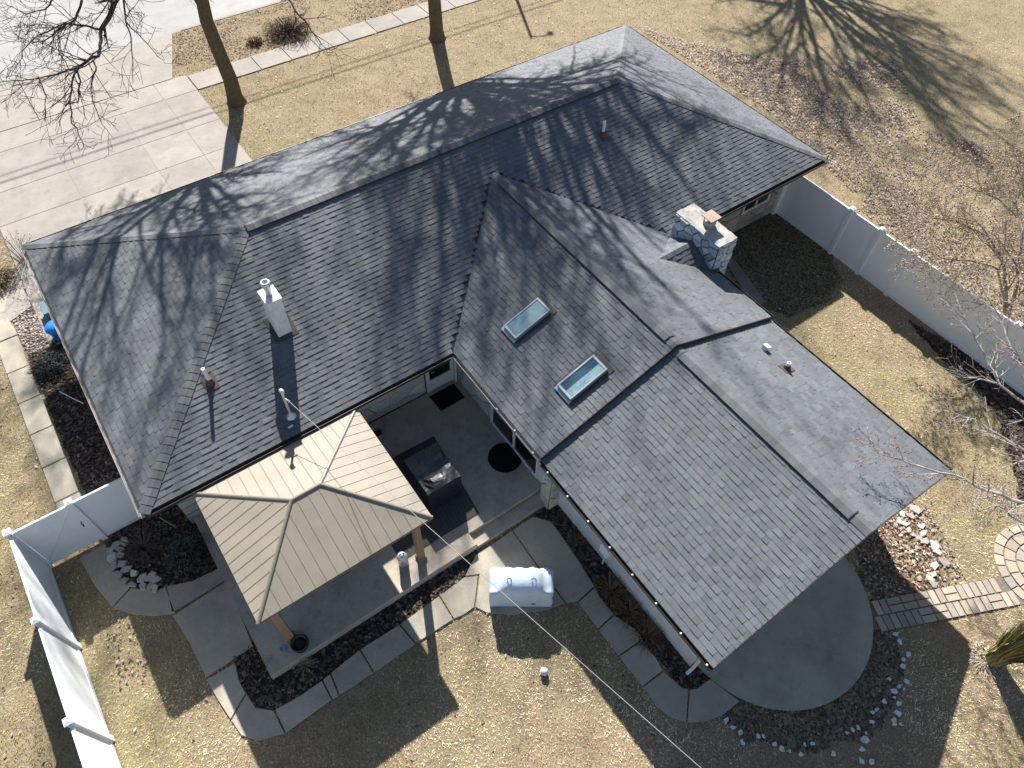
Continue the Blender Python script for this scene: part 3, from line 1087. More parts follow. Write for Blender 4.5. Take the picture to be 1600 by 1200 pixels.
w_rear = wall(WX0, GX0 + 0.1, WY0, WY0 + 0.2, 0, HE - 0.15, M['mortar'])
w_rear2 = wall(GX1 + 0.1, WX1, WY0, WY0 + 0.2, 0, HE - 0.15, M['mortar'])
wall(WX0, WX1, WY1 - 0.2, WY1, 0, HE - 0.15, M['siding'])
w_left = wall(WX0, WX0 + 0.2, WY0 + 0.21, WY1 - 0.21, 0, HE - 0.15, M['siding'])
wall(WX1 - 0.2, WX1, WY0 + 0.21, WY1 - 0.21, 0, HE - 0.15, M['siding'])
w_wing = wall(GX0, GX0 + 0.2, -3.6, WY0 - 0.003, 0, HE - 0.15, M['mortar'])
w_low = wall(8.66, 8.86, -9.12, -3.62, 0, HE - DROP - 0.15, M['siding'])
wall(GX1 - 0.2, GX1, -9.12, WY0 - 0.003, 0, HE - DROP - 0.15, M['siding'])
wall(9.01, GX1 - 0.21, -9.12, -8.95, 0, HE - DROP - 0.15, M['siding'])
# gable infill above the lower roof, and soffits
for yy, dz in ((YW1 + 0.30, 0.0), (YW2 + 0.42, -DROP)):
    MB().slab3([(XW - HW + 0.5, yy, HE + dz - 0.02), (XW + HW - 0.5, yy, HE + dz - 0.02), (XW, yy, ZW + dz - 0.16)], (0, 1, 0), 0, 0.08).build("gable_panel", M['siding'], house)
MB().span(0.02, L - 0.02, 0.03, WY0 - 0.004, HE - 0.165, HE - 0.145).build("soffit", M['soffit'], house)
MB().span(0.02, WX0 - 0.004, WY0, W - 0.03, HE - 0.165, HE - 0.145).build("soffit", M['soffit'], house)
MB().span(XW - HW + 0.02, 8.65, YW2 + 0.05, -3.9, HE - DROP - 0.165, HE - DROP - 0.145).build("soffit", M['soffit'], house)


def voronoi(w_, h_, n_, seed, aspect=1.0):
    r_ = np.random.default_rng(seed)
    pts = []
    while len(pts) < n_:
        best = max((np.array([r_.random() * w_, r_.random() * h_]) for _ in range(7)),
                   key=lambda c: min([np.hypot((c - p)[0] / aspect, (c - p)[1]) for p in pts] or [9]))
        pts.append(best)
    cells = []
    for i, p in enumerate(pts):
        c = [(0, 0), (w_, 0), (w_, h_), (0, h_)]
        for j, q_ in enumerate(pts):
            if i != j:
                a = (q_ - p) / np.array([aspect ** 2, 1.0])
                mid = (p + q_) / 2
                c = clip(c, (a[0], a[1], float(np.dot(a, mid))))
                if len(c) < 3:
                    break
        if len(c) >= 3:
            cells.append(ccw(c))
    return cells


def veneer(parent, o, u, v, n, w_, h_, count, pal, seed, joint=0.012, depth=0.03, aspect=1.5, name="stone"):
    o, u, v, n = (np.array(k, float) for k in (o, u, v, n))
    r_ = random.Random(seed)
    for c in voronoi(w_, h_, count, seed, aspect):
        c = inset(c, joint)
        if area2(c) < 0.003:
            continue
        mb = MB()
        d = depth * (0.6 + 0.8 * r_.random())
        poly = [o + u * a + v * b for a, b in c]
        col = vary(r_.choice(pal), 0.72, 1.22, r_)
        mb.slab3(poly, n, 0.001, d * 0.6, col)
        mid = sum(poly) / len(poly)
        mb.slab3([mid + (p - mid) * 0.985 for p in poly], n, d * 0.6 - 0.001, d, col, 0.88)
        mb.build(name, M['stone'], parent)


GREY = [(0.42, 0.41, 0.38), (0.36, 0.37, 0.36), (0.48, 0.45, 0.40), (0.33, 0.33, 0.33)]
WARM = [(0.40, 0.35, 0.28), (0.36, 0.33, 0.28), (0.45, 0.40, 0.32), (0.30, 0.27, 0.23)]
ZT = HE - 0.18
veneer(w_rear, (0.5, WY0, 0.02), (1, 0, 0), (0, 0, 1), (0, -1, 0), 0.95, ZT - 0.05, 16, GREY, 1)
veneer(w_rear, (4.9, WY0, PZ), (1, 0, 0), (0, 0, 1), (0, -1, 0), 2.68, 1.42, 15, [(0.50, 0.49, 0.46), (0.44, 0.45, 0.45), (0.54, 0.51, 0.46)], 2, 0.007, 0.022, 2.0)
veneer(w_rear, (4.9, WY0, PZ + 1.50), (1, 0, 0), (0, 0, 1), (0, -1, 0), 2.68, ZT - PZ - 1.52, 10, [(0.52, 0.46, 0.38), (0.46, 0.41, 0.35)], 3, 0.007, 0.06, 2.2)
MB().span(4.9, 7.58, WY0 - 0.10, WY0 - 0.002, PZ + 1.44, PZ + 1.49).build("sill", M['mortar'], w_rear)
veneer(w_wing, (GX0, WY0 - 0.15, PZ), (0, -1, 0), (0, 0, 1), (-1, 0, 0), 1.75, ZT - PZ, 14, [(0.50, 0.49, 0.46), (0.42, 0.44, 0.45), (0.55, 0.52, 0.47)], 4, 0.01, 0.03, 1.2)
veneer(w_rear2, (16.6, WY0, 0.02), (1, 0, 0), (0, 0, 1), (0, -1, 0), 3.75, ZT, 26, WARM, 5)
veneer(w_rear2, (21.75, WY0, 0.02), (1, 0, 0), (0, 0, 1), (0, -1, 0), 0.55, ZT, 8, WARM, 6)
veneer(w_rear2, (20.35, WY0, 0.02), (1, 0, 0), (0, 0, 1), (0, -1, 0), 1.40, 0.78, 6, WARM, 7)
# rear window on the right stretch
wf = MB()
for a in ((20.38, 20.46, 0.85, 2.15), (21.64, 21.72, 0.85, 2.15), (20.46, 21.64, 0.85, 0.93), (20.46, 21.64, 2.07, 2.15), (21.02, 21.08, 0.93, 2.07)):
    wf.span(a[0], a[1], WY0 - 0.06, WY0 - 0.002, a[2], a[3])
wn_ = wf.build("window", M['trim'], house)
MB().span(20.46, 21.02, WY0 - 0.03, WY0 - 0.004, 0.93, 2.07).build("pane", M['glass'], wn_)
MB().span(21.08, 21.64, WY0 - 0.03, WY0 - 0.004, 0.93, 2.07).build("pane", M['glass'], wn_)
# back door beside the inner corner
dr = MB()
for a in ((7.62, 7.72, PZ, 2.5), (8.42, 8.52, PZ, 2.5), (7.72, 8.42, PZ + 0.03, PZ + 0.5), (7.72, 8.42, PZ + 1.35, PZ + 1.43), (7.72, 8.42, 2.42, 2.5)):
    dr.span(a[0], a[1], WY0 - 0.07, WY0 - 0.002, a[2], a[3])
door = dr.build("back_door", M['trim'], house)
MB().span(7.72, 8.42, WY0 - 0.035, WY0 - 0.004, PZ + 0.5, PZ + 1.35).build("pane", M['glass'], door)
MB().span(7.72, 8.42, WY0 - 0.035, WY0 - 0.004, PZ + 1.43, 2.42).build("pane", M['glass'], door)
MB().tube([(7.78, WY0 - 0.075, PZ + 0.9), (7.78, WY0 - 0.12, PZ + 0.9), (7.86, WY0 - 0.12, PZ + 0.9)], 0.012, 6).build("handle", M['steel'], door)
# sliding door in the wing wall
sd = MB()
for a in ((-0.99, -1.08, PZ, 2.45), (-2.06, -2.13, PZ, 2.45), (-3.12, -3.20, PZ, 2.45), (-1.08, -3.12, PZ, PZ + 0.09), (-1.08, -3.12, 2.37, 2.45)):
    sd.span(GX0 - 0.07, GX0 - 0.002, a[0], a[1], a[2], a[3])
sld = sd.build("sliding_door", M['trim'], house)
for a in ((-1.08, -2.06), (-2.13, -3.12)):
    MB().span(GX0 - 0.04, GX0 - 0.004, a[0], a[1], PZ + 0.09, 2.37).build("pane", M['glass'], sld)
MB().span(GX0 - 0.05, GX0 - 0.004, -3.21, -3.59, PZ, 2.5).build("white_panel", M['siding'], house)
# stone pier at the patio corner
pier = MB().span(8.36, 8.66, -4.0, -3.64, 0, HE - DROP - 0.20).build("stone_pier", M['mortar'], house)
PAL = [(0.52, 0.48, 0.40), (0.46, 0.46, 0.43), (0.56, 0.53, 0.46)]
veneer(pier, (8.36, -3.64, 0.02), (0, -1, 0), (0, 0, 1), (-1, 0, 0), 0.36, 2.25, 9, PAL, 8, 0.008, 0.035, 1.0)
veneer(pier, (8.36, -4.0, 0.02), (1, 0, 0), (0, 0, 1), (0, -1, 0), 0.30, 2.25, 8, PAL, 9, 0.008, 0.035, 1.0)
# white wing wall: window strip, meter box, downspout
wf = MB()
for a in ((-6.02, -6.10, 0.95, 2.2), (-7.32, -7.40, 0.95, 2.2), (-6.10, -7.32, 0.95, 1.03), (-6.10, -7.32, 2.12, 2.2)):
    wf.span(8.60, 8.658, a[0], a[1], a[2], a[3])
wn_ = wf.build("window", M['trim'], house)
MB().span(8.63, 8.656, -6.10, -7.32, 1.03, 2.12).build("pane", M['glass'], wn_)
mbx = MB().span(8.46, 8.657, -5.85, -6.15, 0.75, 1.15).build("meter_box", M['vinyl'], house, bevel=0.02)
MB().tube([(8.58, -6.0, 0.75), (8.58, -6.0, 0.02)], 0.025, 6).build("conduit", M['pvc'], mbx)
ds = MB().tube([(XW - HW - 0.06, -9.3, HE - DROP - 0.14), (8.3, -9.25, 2.15), (8.58, -9.22, 1.95), (8.60, -9.2, 0.25), (8.46, -9.2, 0.12)], 0.04, 6).build("downspout", M['trim'], house)
ds2 = MB().tube([(8.1, -0.1, HE - 0.15), (8.35, 0.3, 2.2), (8.54, 0.78, 2.0), (8.54, 0.78, PZ)], 0.04, 6).build("downspout", M['trim'], house)


# ---- things standing out of the roof
def roof_z(x, y, which):
    poly, u, s, n = roof_faces[which]
    return poly[0][2] - (n[0] * (x - poly[0][0]) + n[1] * (y - poly[0][1])) / n[2]


def lbox(mb, which, org, a0, a1, b0, b1, h0, h1):
    poly, u, s, n = roof_faces[which]
    vs = []
    for h in (h0, h1):
        for a, b in ((a0, b0), (a1, b0), (a1, b1), (a0, b1)):
            vs.append(org + u * a + s * b + n * h)
    return mb.add(vs, [(3, 2, 1, 0), (4, 5, 6, 7), (0, 1, 5, 4), (1, 2, 6, 5), (2, 3, 7, 6), (3, 0, 4, 7)])


for yc, nm in ((-0.67, 0), (-2.94, 1)):
    x0 = 9.36
    org = np.array((x0, yc, roof_z(x0, yc, 4)))
    ln, hw_ = 1.20, 0.27
    mb = MB()
    lbox(mb, 4, org, -hw_, -hw_ + 0.05, 0.04, ln, 0.0, 0.135)
    lbox(mb, 4, org, hw_ - 0.05, hw_, 0.04, ln, 0.0, 0.135)
    lbox(mb, 4, org, -hw_ + 0.05, hw_ - 0.05, ln - 0.06, ln, 0.0, 0.135)
    lbox(mb, 4, org, -hw_ + 0.05, hw_ - 0.05, 0.04, 0.10, 0.0, 0.13)
    lbox(mb, 4, org, -hw_ - 0.02, hw_ + 0.02, -0.05, 0.037, 0.018, 0.06)
    sk = mb.build("skylight", M['alu'], house, bevel=0.008)
    mb = MB()
    lbox(mb, 4, org, -hw_ + 0.052, hw_ - 0.052, 0.102, ln - 0.062, 0.10, 0.120)
    mb.build("pane", M['skyglass'], sk)
    mb = MB()
    lbox(mb, 4, org, -hw_ + 0.06 if nm == 0 else hw_ * 0.05, hw_ - 0.06, 0.11, ln - 0.07, 0.1202, 0.1225)  # added pale sheet, stands in for the shaft wall seen through the pane
    mb.build("pane_paint", M['pane_paint'], sk)
    mb = MB()
    lbox(mb, 4, org, -hw_ - 0.09, hw_ + 0.09, ln + 0.003, ln + 0.12, 0.012, 0.03)
    lbox(mb, 4, org, hw_ + 0.003, hw_ + 0.09, 0.0, ln, 0.012, 0.03)
    lbox(mb, 4, org, -hw_ - 0.09, -hw_ - 0.003, 0.0, ln, 0.012, 0.03)
    mb.build("flashing", M['gutter'], sk)


def vent_pipe(x, y, which, h, r_, cap=None):
    z = roof_z(x, y, which)
    p = MB().lathe([(r_, -0.1), (r_, h), (r_ * 0.72, h), (r_ * 0.72, h - 0.08)], (x, y, z), 14).build("vent_pipe", M['pvc'], house)
    poly, u, s, n = roof_faces[which]
    mb = MB()
    org = np.array((x, y, z))
    lbox(mb, which, org, -0.15, 0.15, -0.2, 0.2, 0.012, 0.026)
    mb.lathe([(0.12, 0.0), (r_ + 0.02, 0.14), (r_ + 0.004, 0.15)], (x, y, z), 12)
    mb.build("boot", M['brown'], p)


vent_pipe(2.53, 1.95, 0, 0.55, 0.045)
vent_pipe(15.90, 3.66, 0, 0.48, 0.045)
vent_pipe(14.56, -5.42, 7, 0.24, 0.05)
z = roof_z(14.56, -4.68, 7)
bv = MB()
lbox(bv, 7, np.array((14.56, -4.68, z)), -0.07, 0.07, -0.07, 0.07, 0.01, 0.12)
lbox(bv, 7, np.array((14.56, -4.68, z)), -0.085, 0.085, -0.085, 0.085, 0.121, 0.14)
bv.build("box_vent", M['white_metal'], house)

# white metal chase with its flue
cb = MB()
x0, x1, y0, y1, zt = 4.43, 4.79, 2.22, 2.70, 4.82
zb0, zb1 = roof_z(x0, y0, 0) - 0.1, roof_z(x0, y1, 0) - 0.1
cb.add([(x0, y0, zb0), (x1, y0, zb0), (x1, y1, zb1), (x0, y1, zb1), (x0, y0, zt), (x1, y0, zt), (x1, y1, zt), (x0, y1, zt)],
       [(3, 2, 1, 0), (4, 5, 6, 7), (0, 1, 5, 4), (1, 2, 6, 5), (2, 3, 7, 6), (3, 0, 4, 7)])
chase = cb.build("flue_chase", M['white_metal'], house)
MB().span(x0 - 0.02, x1 + 0.02, y0 - 0.02, y1 + 0.02, zt - 0.06, zt + 0.012).build("chase_top", M['white_metal'], chase, bevel=0.006)
MB().lathe([(0.085, 0.0), (0.085, 0.26), (0.10, 0.27), (0.10, 0.33), (0.12, 0.34), (0.12, 0.40), (0.085, 0.42), (0.075, 0.42), (0.075, 0.30)], (4.61, 2.47, zt + 0.01), 18).build("flue_pipe", M['steel'], chase, True)
mb = MB()
org = np.array((4.61, 2.22, roof_z(4.61, 2.22, 0)))
lbox(mb, 0, org, -0.30, 0.30, -0.10, 0.6, 0.014, 0.026)
mb.build("flashing", M['gutter'], chase)

# service mast
mz = roof_z(3.75, 0.43, 0)
mast = MB().tube([(3.75, 0.43, mz - 0.1), (3.75, 0.43, mz + 0.98)], 0.03, 10).build("service_mast", M['steel'], house)
MB().tube([(3.75, 0.43, mz + 0.98), (3.75, 0.42, mz + 1.06), (3.76, 0.36, mz + 1.10), (3.77, 0.30, mz + 1.05)], [0.04, 0.055, 0.05, 0.03], 8).build("weather_head", M['steel'], mast, True)
MB().lathe([(0.13, 0.0), (0.04, 0.12), (0.034, 0.14)], (3.75, 0.43, mz), 12).build("boot", M['steel'], mast)
MB().tube([(3.75, 0.43, mz + 0.72), (3.80, 0.36, mz + 0.70), (3.82, 0.33, mz + 0.66)], [0.035, 0.02, 0.03], 8).build("insulator", M['steel'], mast)
MB().span(3.55, 3.68, 0.18, 0.21, roof_z(0, .19, 0) + .01, roof_z(0, .19, 0) + 0.07).build("bracket", M['steel'], mast)

# stone chimney
CX0, CX1, CY0_, CY1_, CT = 15.76, 16.44, -1.66, 0.06, 3.72
ch = MB().span(CX0, CX1, CY0_, CY1_, 0, CT).build("chimney", M['mortar'], house)
CP = [(0.44, 0.54, 0.62), (0.52, 0.59, 0.64), (0.38, 0.47, 0.55), (0.58, 0.61, 0.61)]  # blue of the sky light in shade is put into the stone colours
veneer(ch, (CX0, CY1_, 2.6), (0, -1, 0), (0, 0, 1), (-1, 0, 0), CY1_ - CY0_, CT - 2.6, 34, CP, 21, 0.015, 0.05, 1.1)
veneer(ch, (CX0, CY0_, 1.2), (1, 0, 0), (0, 0, 1), (0, -1, 0), CX1 - CX0, CT - 1.2, 30, CP, 22, 0.014, 0.045, 1.1)
veneer(ch, (CX1, CY0_, 2.6), (0, 1, 0), (0, 0, 1), (1, 0, 0), CY1_ - CY0_, CT - 2.6, 16, CP, 23, 0.010, 0.04, 1.1)
veneer(ch, (CX1, CY1_, 2.6), (-1, 0, 0), (0, 0, 1), (0, 1, 0), CX1 - CX0, CT - 2.6, 10, CP, 24, 0.010, 0.04, 1.1)
# uneven mortar wash on top
rr = random.Random(5)
nx, ny = 7, 14
vs, fs = [], []
for j in range(ny + 1):
    for i in range(nx + 1):
        fx, fy = i / nx, j / ny
        edge_ = min(fx, 1 - fx, fy, 1 - fy)
        vs.append((CX0 - 0.02 + fx * (CX1 - CX0 + 0.04) + rr.uniform(-.012, .012), CY0_ - 0.02 + fy * (CY1_ - CY0_ + 0.04) + rr.uniform(-.012, .012),
                   CT + 0.002 + min(edge_ * 0.25, 0.03) + rr.uniform(0, 0.018)))
for j in range(ny):
    for i in range(nx):
        a = j * (nx + 1) + i
        fs.append((a, a + 1, a + nx + 2, a + nx + 1))
ring = [j * (nx + 1) for j in range(ny, -1, -1)] + list(range(1, nx + 1)) + [j * (nx + 1) + nx for j in range(1, ny + 1)] + [ny * (nx + 1) + i for i in range(nx - 1, 0, -1)]
b = len(vs)
vs += [(vs[i][0], vs[i][1], CT - 0.05) for i in ring]
fs += [(ring[k], ring[(k + 1) % len(ring)], b + (k + 1) % len(ring), b + k) for k in range(len(ring))]
MB().add(vs, fs).build("mortar_wash", M['mortar_pale'], ch)
fx, fy = 16.12, -0.86
MB().span(fx - 0.13, fx + 0.13, fy - 0.13, fy + 0.13, CT, CT + 0.20).build("flue_tile", M['mortar_pale'], ch)
fc_ = MB()
for sx in (-1, 1):
    for sy in (-1, 1):
        fc_.span(fx + sx * 0.12 - 0.01, fx + sx * 0.12 + 0.01, fy + sy * 0.12 - 0.01, fy + sy * 0.12 + 0.01, CT + 0.2, CT + 0.34)
fc_.span(fx - 0.20, fx + 0.20, fy - 0.20, fy + 0.20, CT + 0.341, CT + 0.365)
fc_.build("flue_cap", M['rust'], ch)
mb = MB()
lbox(mb, 5, np.array((CX0, CY0_, roof_z(CX0, CY0_, 5))), -0.02, 0.02, -0.14, 0.02, 0.012, 0.05)
zf = roof_z(CX0, 0, 5)
mb.span(CX0 - 0.14, CX0 - 0.05, CY0_ - 0.06, CKY, zf + 0.02, zf + 0.06)
mb.span(CX0 - 0.14, CX1 - 0.5, CY0_ - 0.14, CY0_ - 0.05, zf - 0.02, zf + 0.05)
mb.build("flashing", M['brown'], ch)

# gas line by the chimney
MB().tube([(16.47, -0.9, 0.1), (16.5, -0.9, 0.9), (16.62, -0.85, 1.15), (16.74, -0.75, 1.0), (16.76, -0.7, 0.1)], 0.03, 8).build("conduit", M['greymetal'], house, True)
# ------------------------------------------------------------------ GAZEBO
gz = thing("gazebo", "tan metal hip roof gazebo with brown wood posts on the rear patio", "gazebo", (3.1, -1.83, PZ))
GX = (1.05, 5.20)
GY = (-3.62, -0.03)
GE, GR = 2.62, 3.26
gm = (GY[0] + GY[1]) / 2
hr = (GY[1] - GY[0]) / 2
gp_ = [(GX[0], GY[0], GE), (GX[1], GY[0], GE), (GX[1], GY[1], GE), (GX[0], GY[1], GE)]
g1, g2 = (GX[0] + hr - 0.06, gm, GR), (GX[1] - hr + 0.06, gm, GR)
gfaces = [([gp_[0], gp_[1], g2, g1], (0, 1)), ([gp_[2], gp_[3], g1, g2], (0, -1)), ([gp_[3], gp_[0], g1], (1, 0)), ([gp_[1], gp_[2], g2], (-1, 0))]
gn = []
for poly, up in gfaces:
    poly = [np.array(p, float) for p in poly]
    n = np.cross(poly[1] - poly[0], poly[2] - poly[0])
    n /= np.linalg.norm(n)
    if n[2] < 0:
        n = -n
    gn.append(n)
    s = np.array([up[0], up[1], 0.0])
    s[2] = -(n[0] * s[0] + n[1] * s[1]) / n[2]
    s /= np.linalg.norm(s)
    u = np.cross(s, n)
    loc = [(float(np.dot(p - poly[0], u)), float(np.dot(p - poly[0], s))) for p in poly]
    xs = [a for a, b in loc]
    x = min(xs) + 0.0
    wd = (max(xs) - min(xs)) / round((max(xs) - min(xs)) / 0.262)
    while x < max(xs) - 0.01:
        p = clip_convex([(x + 0.005, -0.01), (x + wd - 0.005, -0.01), (x + wd - 0.005, 9), (x + 0.005, 9)], loc)
        if len(p) >= 3 and area2(p) > 0.004:
            mb = MB()
            mb.slab3([poly[0] + u * a + s * b for a, b in ccw(p)], n, -0.006, 0.006)
            rb = clip_convex([(x + 0.003, 0), (x + 0.014, 0), (x + 0.014, 9), (x + 0.003, 9)], loc)
            if len(rb) >= 3 and area2(rb) > 0.001:
                mb.slab3([poly[0] + u * a + s * b for a, b in ccw(rb)], n, 0.0061, 0.014)
            mb.build("roof_panel", M['tan'], gz)
        x += wd

ud = MB()
for poly, up in gfaces:
    ud.slab3(poly, (0, 0, 1), -0.035, -0.009)
ud.build("light_block", M['tan_dark'], gz)  # added sheet that keeps sun from leaking through the panel gaps


def hipcap(p0, p1):
    d = np.array(p1, float) - np.array(p0, float)
    d /= np.linalg.norm(d)
    w_ = np.cross(d, (0, 0, 1))
    w_ /= np.linalg.norm(w_)
    upv = np.cross(w_, d)
    pr = [w_ * 0.042 + upv * -0.004, w_ * 0.036 + upv * 0.022, w_ * 0.012 + upv * 0.036, w_ * -0.012 + upv * 0.036, w_ * -0.036 + upv * 0.022, w_ * -0.042 + upv * -0.004]
    a, b = np.array(p0, float), np.array(p1, float)
    vs = [a + q_ for q_ in pr] + [b + q_ for q_ in pr]
    fs = [(i, (i + 1) % 6, 6 + (i + 1) % 6, 6 + i) for i in range(6)] + [(5, 4, 3, 2, 1, 0), (6, 7, 8, 9, 10, 11)]
    MB().add(vs, fs).build("hip_cap", M['tan_dark'], gz)


for a, b in ((gp_[0], g1), (gp_[3], g1), (gp_[1], g2), (gp_[2], g2), (g1, g2)):
    hipcap(a, b)
for (xa, xb, ya, yb) in ((GX[0], GX[1], GY[0], GY[0] + 0.04), (GX[0], GX[1], GY[1] - 0.04, GY[1]), (GX[0], GX[0] + 0.04, GY[0] + 0.041, GY[1] - 0.041), (GX[1] - 0.04, GX[1], GY[0] + 0.041, GY[1] - 0.041)):
    MB().span(xa, xb, ya, yb, GE - 0.09, GE - 0.012).build("eave_trim", M['tan_dark'], gz)
for px_ in (1.36, 4.86):
    for py_ in (-3.34, -0.32):
        pst = MB().span(px_ - 0.085, px_ + 0.085, py_ - 0.085, py_ + 0.085, PZ, 2.44).build("post", M['wood'], gz, bevel=0.008)
        MB().span(px_ - 0.11, px_ + 0.11, py_ - 0.11, py_ + 0.11, PZ + 0.001, PZ + 0.10).build("post_base", M['wood'], pst)
for py_ in (-3.34, -0.32):
    MB().span(1.2, 5.02, py_ - 0.07, py_ + 0.07, 2.441, 2.56).build("beam", M['wood'], gz)
for px_ in (1.36, 4.86):
    MB().span(px_ - 0.07, px_ + 0.07, -3.268, -0.392, 2.443, 2.558).build("beam", M['wood'], gz)

# ------------------------------------------------------------------ FENCES
FH = 1.92


def post(x, y, parent, h=FH + 0.06):
    p = MB().span(x - 0.065, x + 0.065, y - 0.065, y + 0.065, -0.02, h).build("post", M['vinyl'], parent)
    MB().span(x - 0.085, x + 0.085, y - 0.085, y + 0.085, h + 0.001, h + 0.03).add(
        [(x - 0.08, y - 0.08, h + 0.031), (x + 0.08, y - 0.08, h + 0.031), (x + 0.08, y + 0.08, h + 0.031), (x - 0.08, y + 0.08, h + 0.031), (x, y, h + 0.075)],
        [(0, 1, 4), (1, 2, 4), (2, 3, 4), (3, 0, 4), (3, 2, 1, 0)]).build("post_cap", M['vinyl'], p)
    return p


def panel(p0, p1, parent, z0=0.06, z1=FH, brace=None):
    p0, p1 = np.array(p0, float), np.array(p1, float)
    d = (p1 - p0) / np.linalg.norm(p1 - p0)
    a, b = p0 + d * 0.067, p1 - d * 0.067
    ln = np.linalg.norm(b - a)
    c = (a + b) / 2
    rz = math.atan2(d[1], d[0])
    nb = max(1, int(round(ln / 0.30)))
    for k in range(nb):
        bc = a + d * (k + 0.5) * ln / nb
        MB().box((bc[0], bc[1], (z0 + z1) / 2), (ln / nb - 0.0015, 0.022, z1 - z0 - 0.1), rz).build("board", M['vinyl'], parent)
    for zc, hh in ((z0 + 0.07, 0.14), (z1 - 0.045, 0.09)):
        MB().box((c[0], c[1], zc), (ln, 0.05, hh), rz).build("rail", M['vinyl'], parent)
    if brace:
        mb = MB()
        q0 = np.array((a[0], a[1], z0 + 0.14)) + np.array((0, -0.016, 0))
        q1 = np.array((b[0], b[1], z1 - 0.09)) + np.array((0, -0.016, 0))
        mb.tube([q0, q1], 0.018, 4)
        mb.build("brace", M['vinyl'], parent)


fl = thing("fence", "white vinyl fence panel joining the left house corner to the gate", "fence", (-0.4, 1.81, 0))
panel((0.55, 1.81), (-1.45, 1.81), fl)
post(-1.45, 1.81, fl)
ga = thing("gate", "white vinyl gate with diagonal brace at the left fence corner", "gate", (-2.1, 1.81, 0))
panel((-2.787, 1.81), (-1.453, 1.81), ga, 0.08, FH - 0.02, True)
MB().tube([(-1.56, 1.77, 1.0), (-1.56, 1.70, 1.0), (-1.56, 1.70, 1.14), (-1.56, 1.77, 1.14)], 0.012, 6).build("latch", M['gutter'], ga)
fs_ = thing("fence", "long sunlit white vinyl fence down the left lawn edge", "fence", (-2.8, -3.0, 0))
ysf = [1.81, -0.60, -3.0, -5.4, -7.8, -10.2]
for a, b in zip(ysf, ysf[1:]):
    panel((-2.79, a), (-2.79, b), fs_)
for a in ysf[:-1]:
    post(-2.79, a, fs_)
fr = thing("fence", "shaded white vinyl fence running from the right house corner past the bare tree", "fence", (22.45, -4.5, 0))
ysr = [1.10, -1.73, -2.92, -4.12, -7.75, -10.2, -12.6]
for a, b in zip(ysr, ysr[1:]):
    panel((22.45, a), (22.45, b), fr, 0.03)
for a in [0.85] + ysr[1:-1]:
    post(22.33 if a == 0.85 else 22.45, a, fr)

# ------------------------------------------------------------------ PATIO THINGS
# square table under a black cover
tb = thing("covered_table", "square patio table under a creased black vinyl cover on the rug", "table", (6.15, -1.8, PZ))
x0, x1, y0, y1, tz = 5.70, 6.69, -2.40, -1.18, 1.19
mb = MB()
nseg = 10
rr = random.Random(9)
rows = [(PZ + 0.02, 0.05), (PZ + 0.25, 0.035), (PZ + 0.6, 0.012), (tz - 0.012, 0.0), (tz, -0.012)]
per = []
for i in range(nseg):
    per.append((x0 + (x1 - x0) * i / nseg, y0, 0, -1))
for i in range(nseg):
    per.append((x1, y0 + (y1 - y0) * i / nseg, 1, 0))
for i in range(nseg):
    per.append((x1 - (x1 - x0) * i / nseg, y1, 0, 1))
for i in range(nseg):
    per.append((x0, y1 - (y1 - y0) * i / nseg, -1, 0))
vs = []
m_ = len(per)
for z_, o_ in rows:
    for k, (x, y, nx_, ny_) in enumerate(per):
        wv = o_ + (0.022 * math.sin(k * 1.7) + rr.uniform(-.012, .012)) * (tz - z_) / 0.7
        vs.append((x + nx_ * wv, y + ny_ * wv, z_))
fs = []
for j in range(len(rows) - 1):
    for k in range(m_):
        fs.append((j * m_ + k, j * m_ + (k + 1) % m_, (j + 1) * m_ + (k + 1) % m_, (j + 1) * m_ + k))
ng = nseg
b = len(vs)
for j in range(1, ng):
    for i in range(1, ng):
        X, Y = x0 + (x1 - x0) * i / ng, y0 + (y1 - y0) * j / ng
        vs.append((X, Y, tz + 0.010 * math.sin(X * 9 + Y * 4) + 0.022 * math.sin(X * 3.1 - Y * 6) * math.sin(Y * 5) + rr.uniform(-.005, .005)))
top = 4 * m_


def tid(i, j):
    if j == 0:
        return top + i if i < ng else top + ng
    if i == ng:
        return top + ng + j
    if j == ng:
        return top + 2 * ng + (ng - i)
    if i == 0:
        return top + (3 * ng + (ng - j)) % m_
    return b + (j - 1) * (ng - 1) + i - 1


for j in range(ng):
    for i in range(ng):
        fs.append((tid(i, j), tid(i + 1, j), tid(i + 1, j + 1), tid(i, j + 1)))
mb.add(vs, fs).build("cover", M['black'], tb, False)
for sx in (x0 + 0.12, x1 - 0.12):
    for sy in (y0 + 0.12, y1 - 0.12):
        MB().span(sx - 0.04, sx + 0.04, sy - 0.04, sy + 0.04, PZ, 1.12).build("leg", M['gutter'], tb)
for k, (xa, ya, xb, yb) in enumerate(((5.82, -1.95, 6.02, -2.22), (6.02, -2.22, 6.28, -2.26), (5.76, -2.05, 5.92, -2.35))):
    MB().tube([(xa, ya, tz + 0.012), ((xa + xb) / 2 + .02, (ya + yb) / 2, tz + 0.032), (xb, yb, tz + 0.012)], [0.012, 0.024, 0.01], 6).build("fold", M['black'], tb, True)

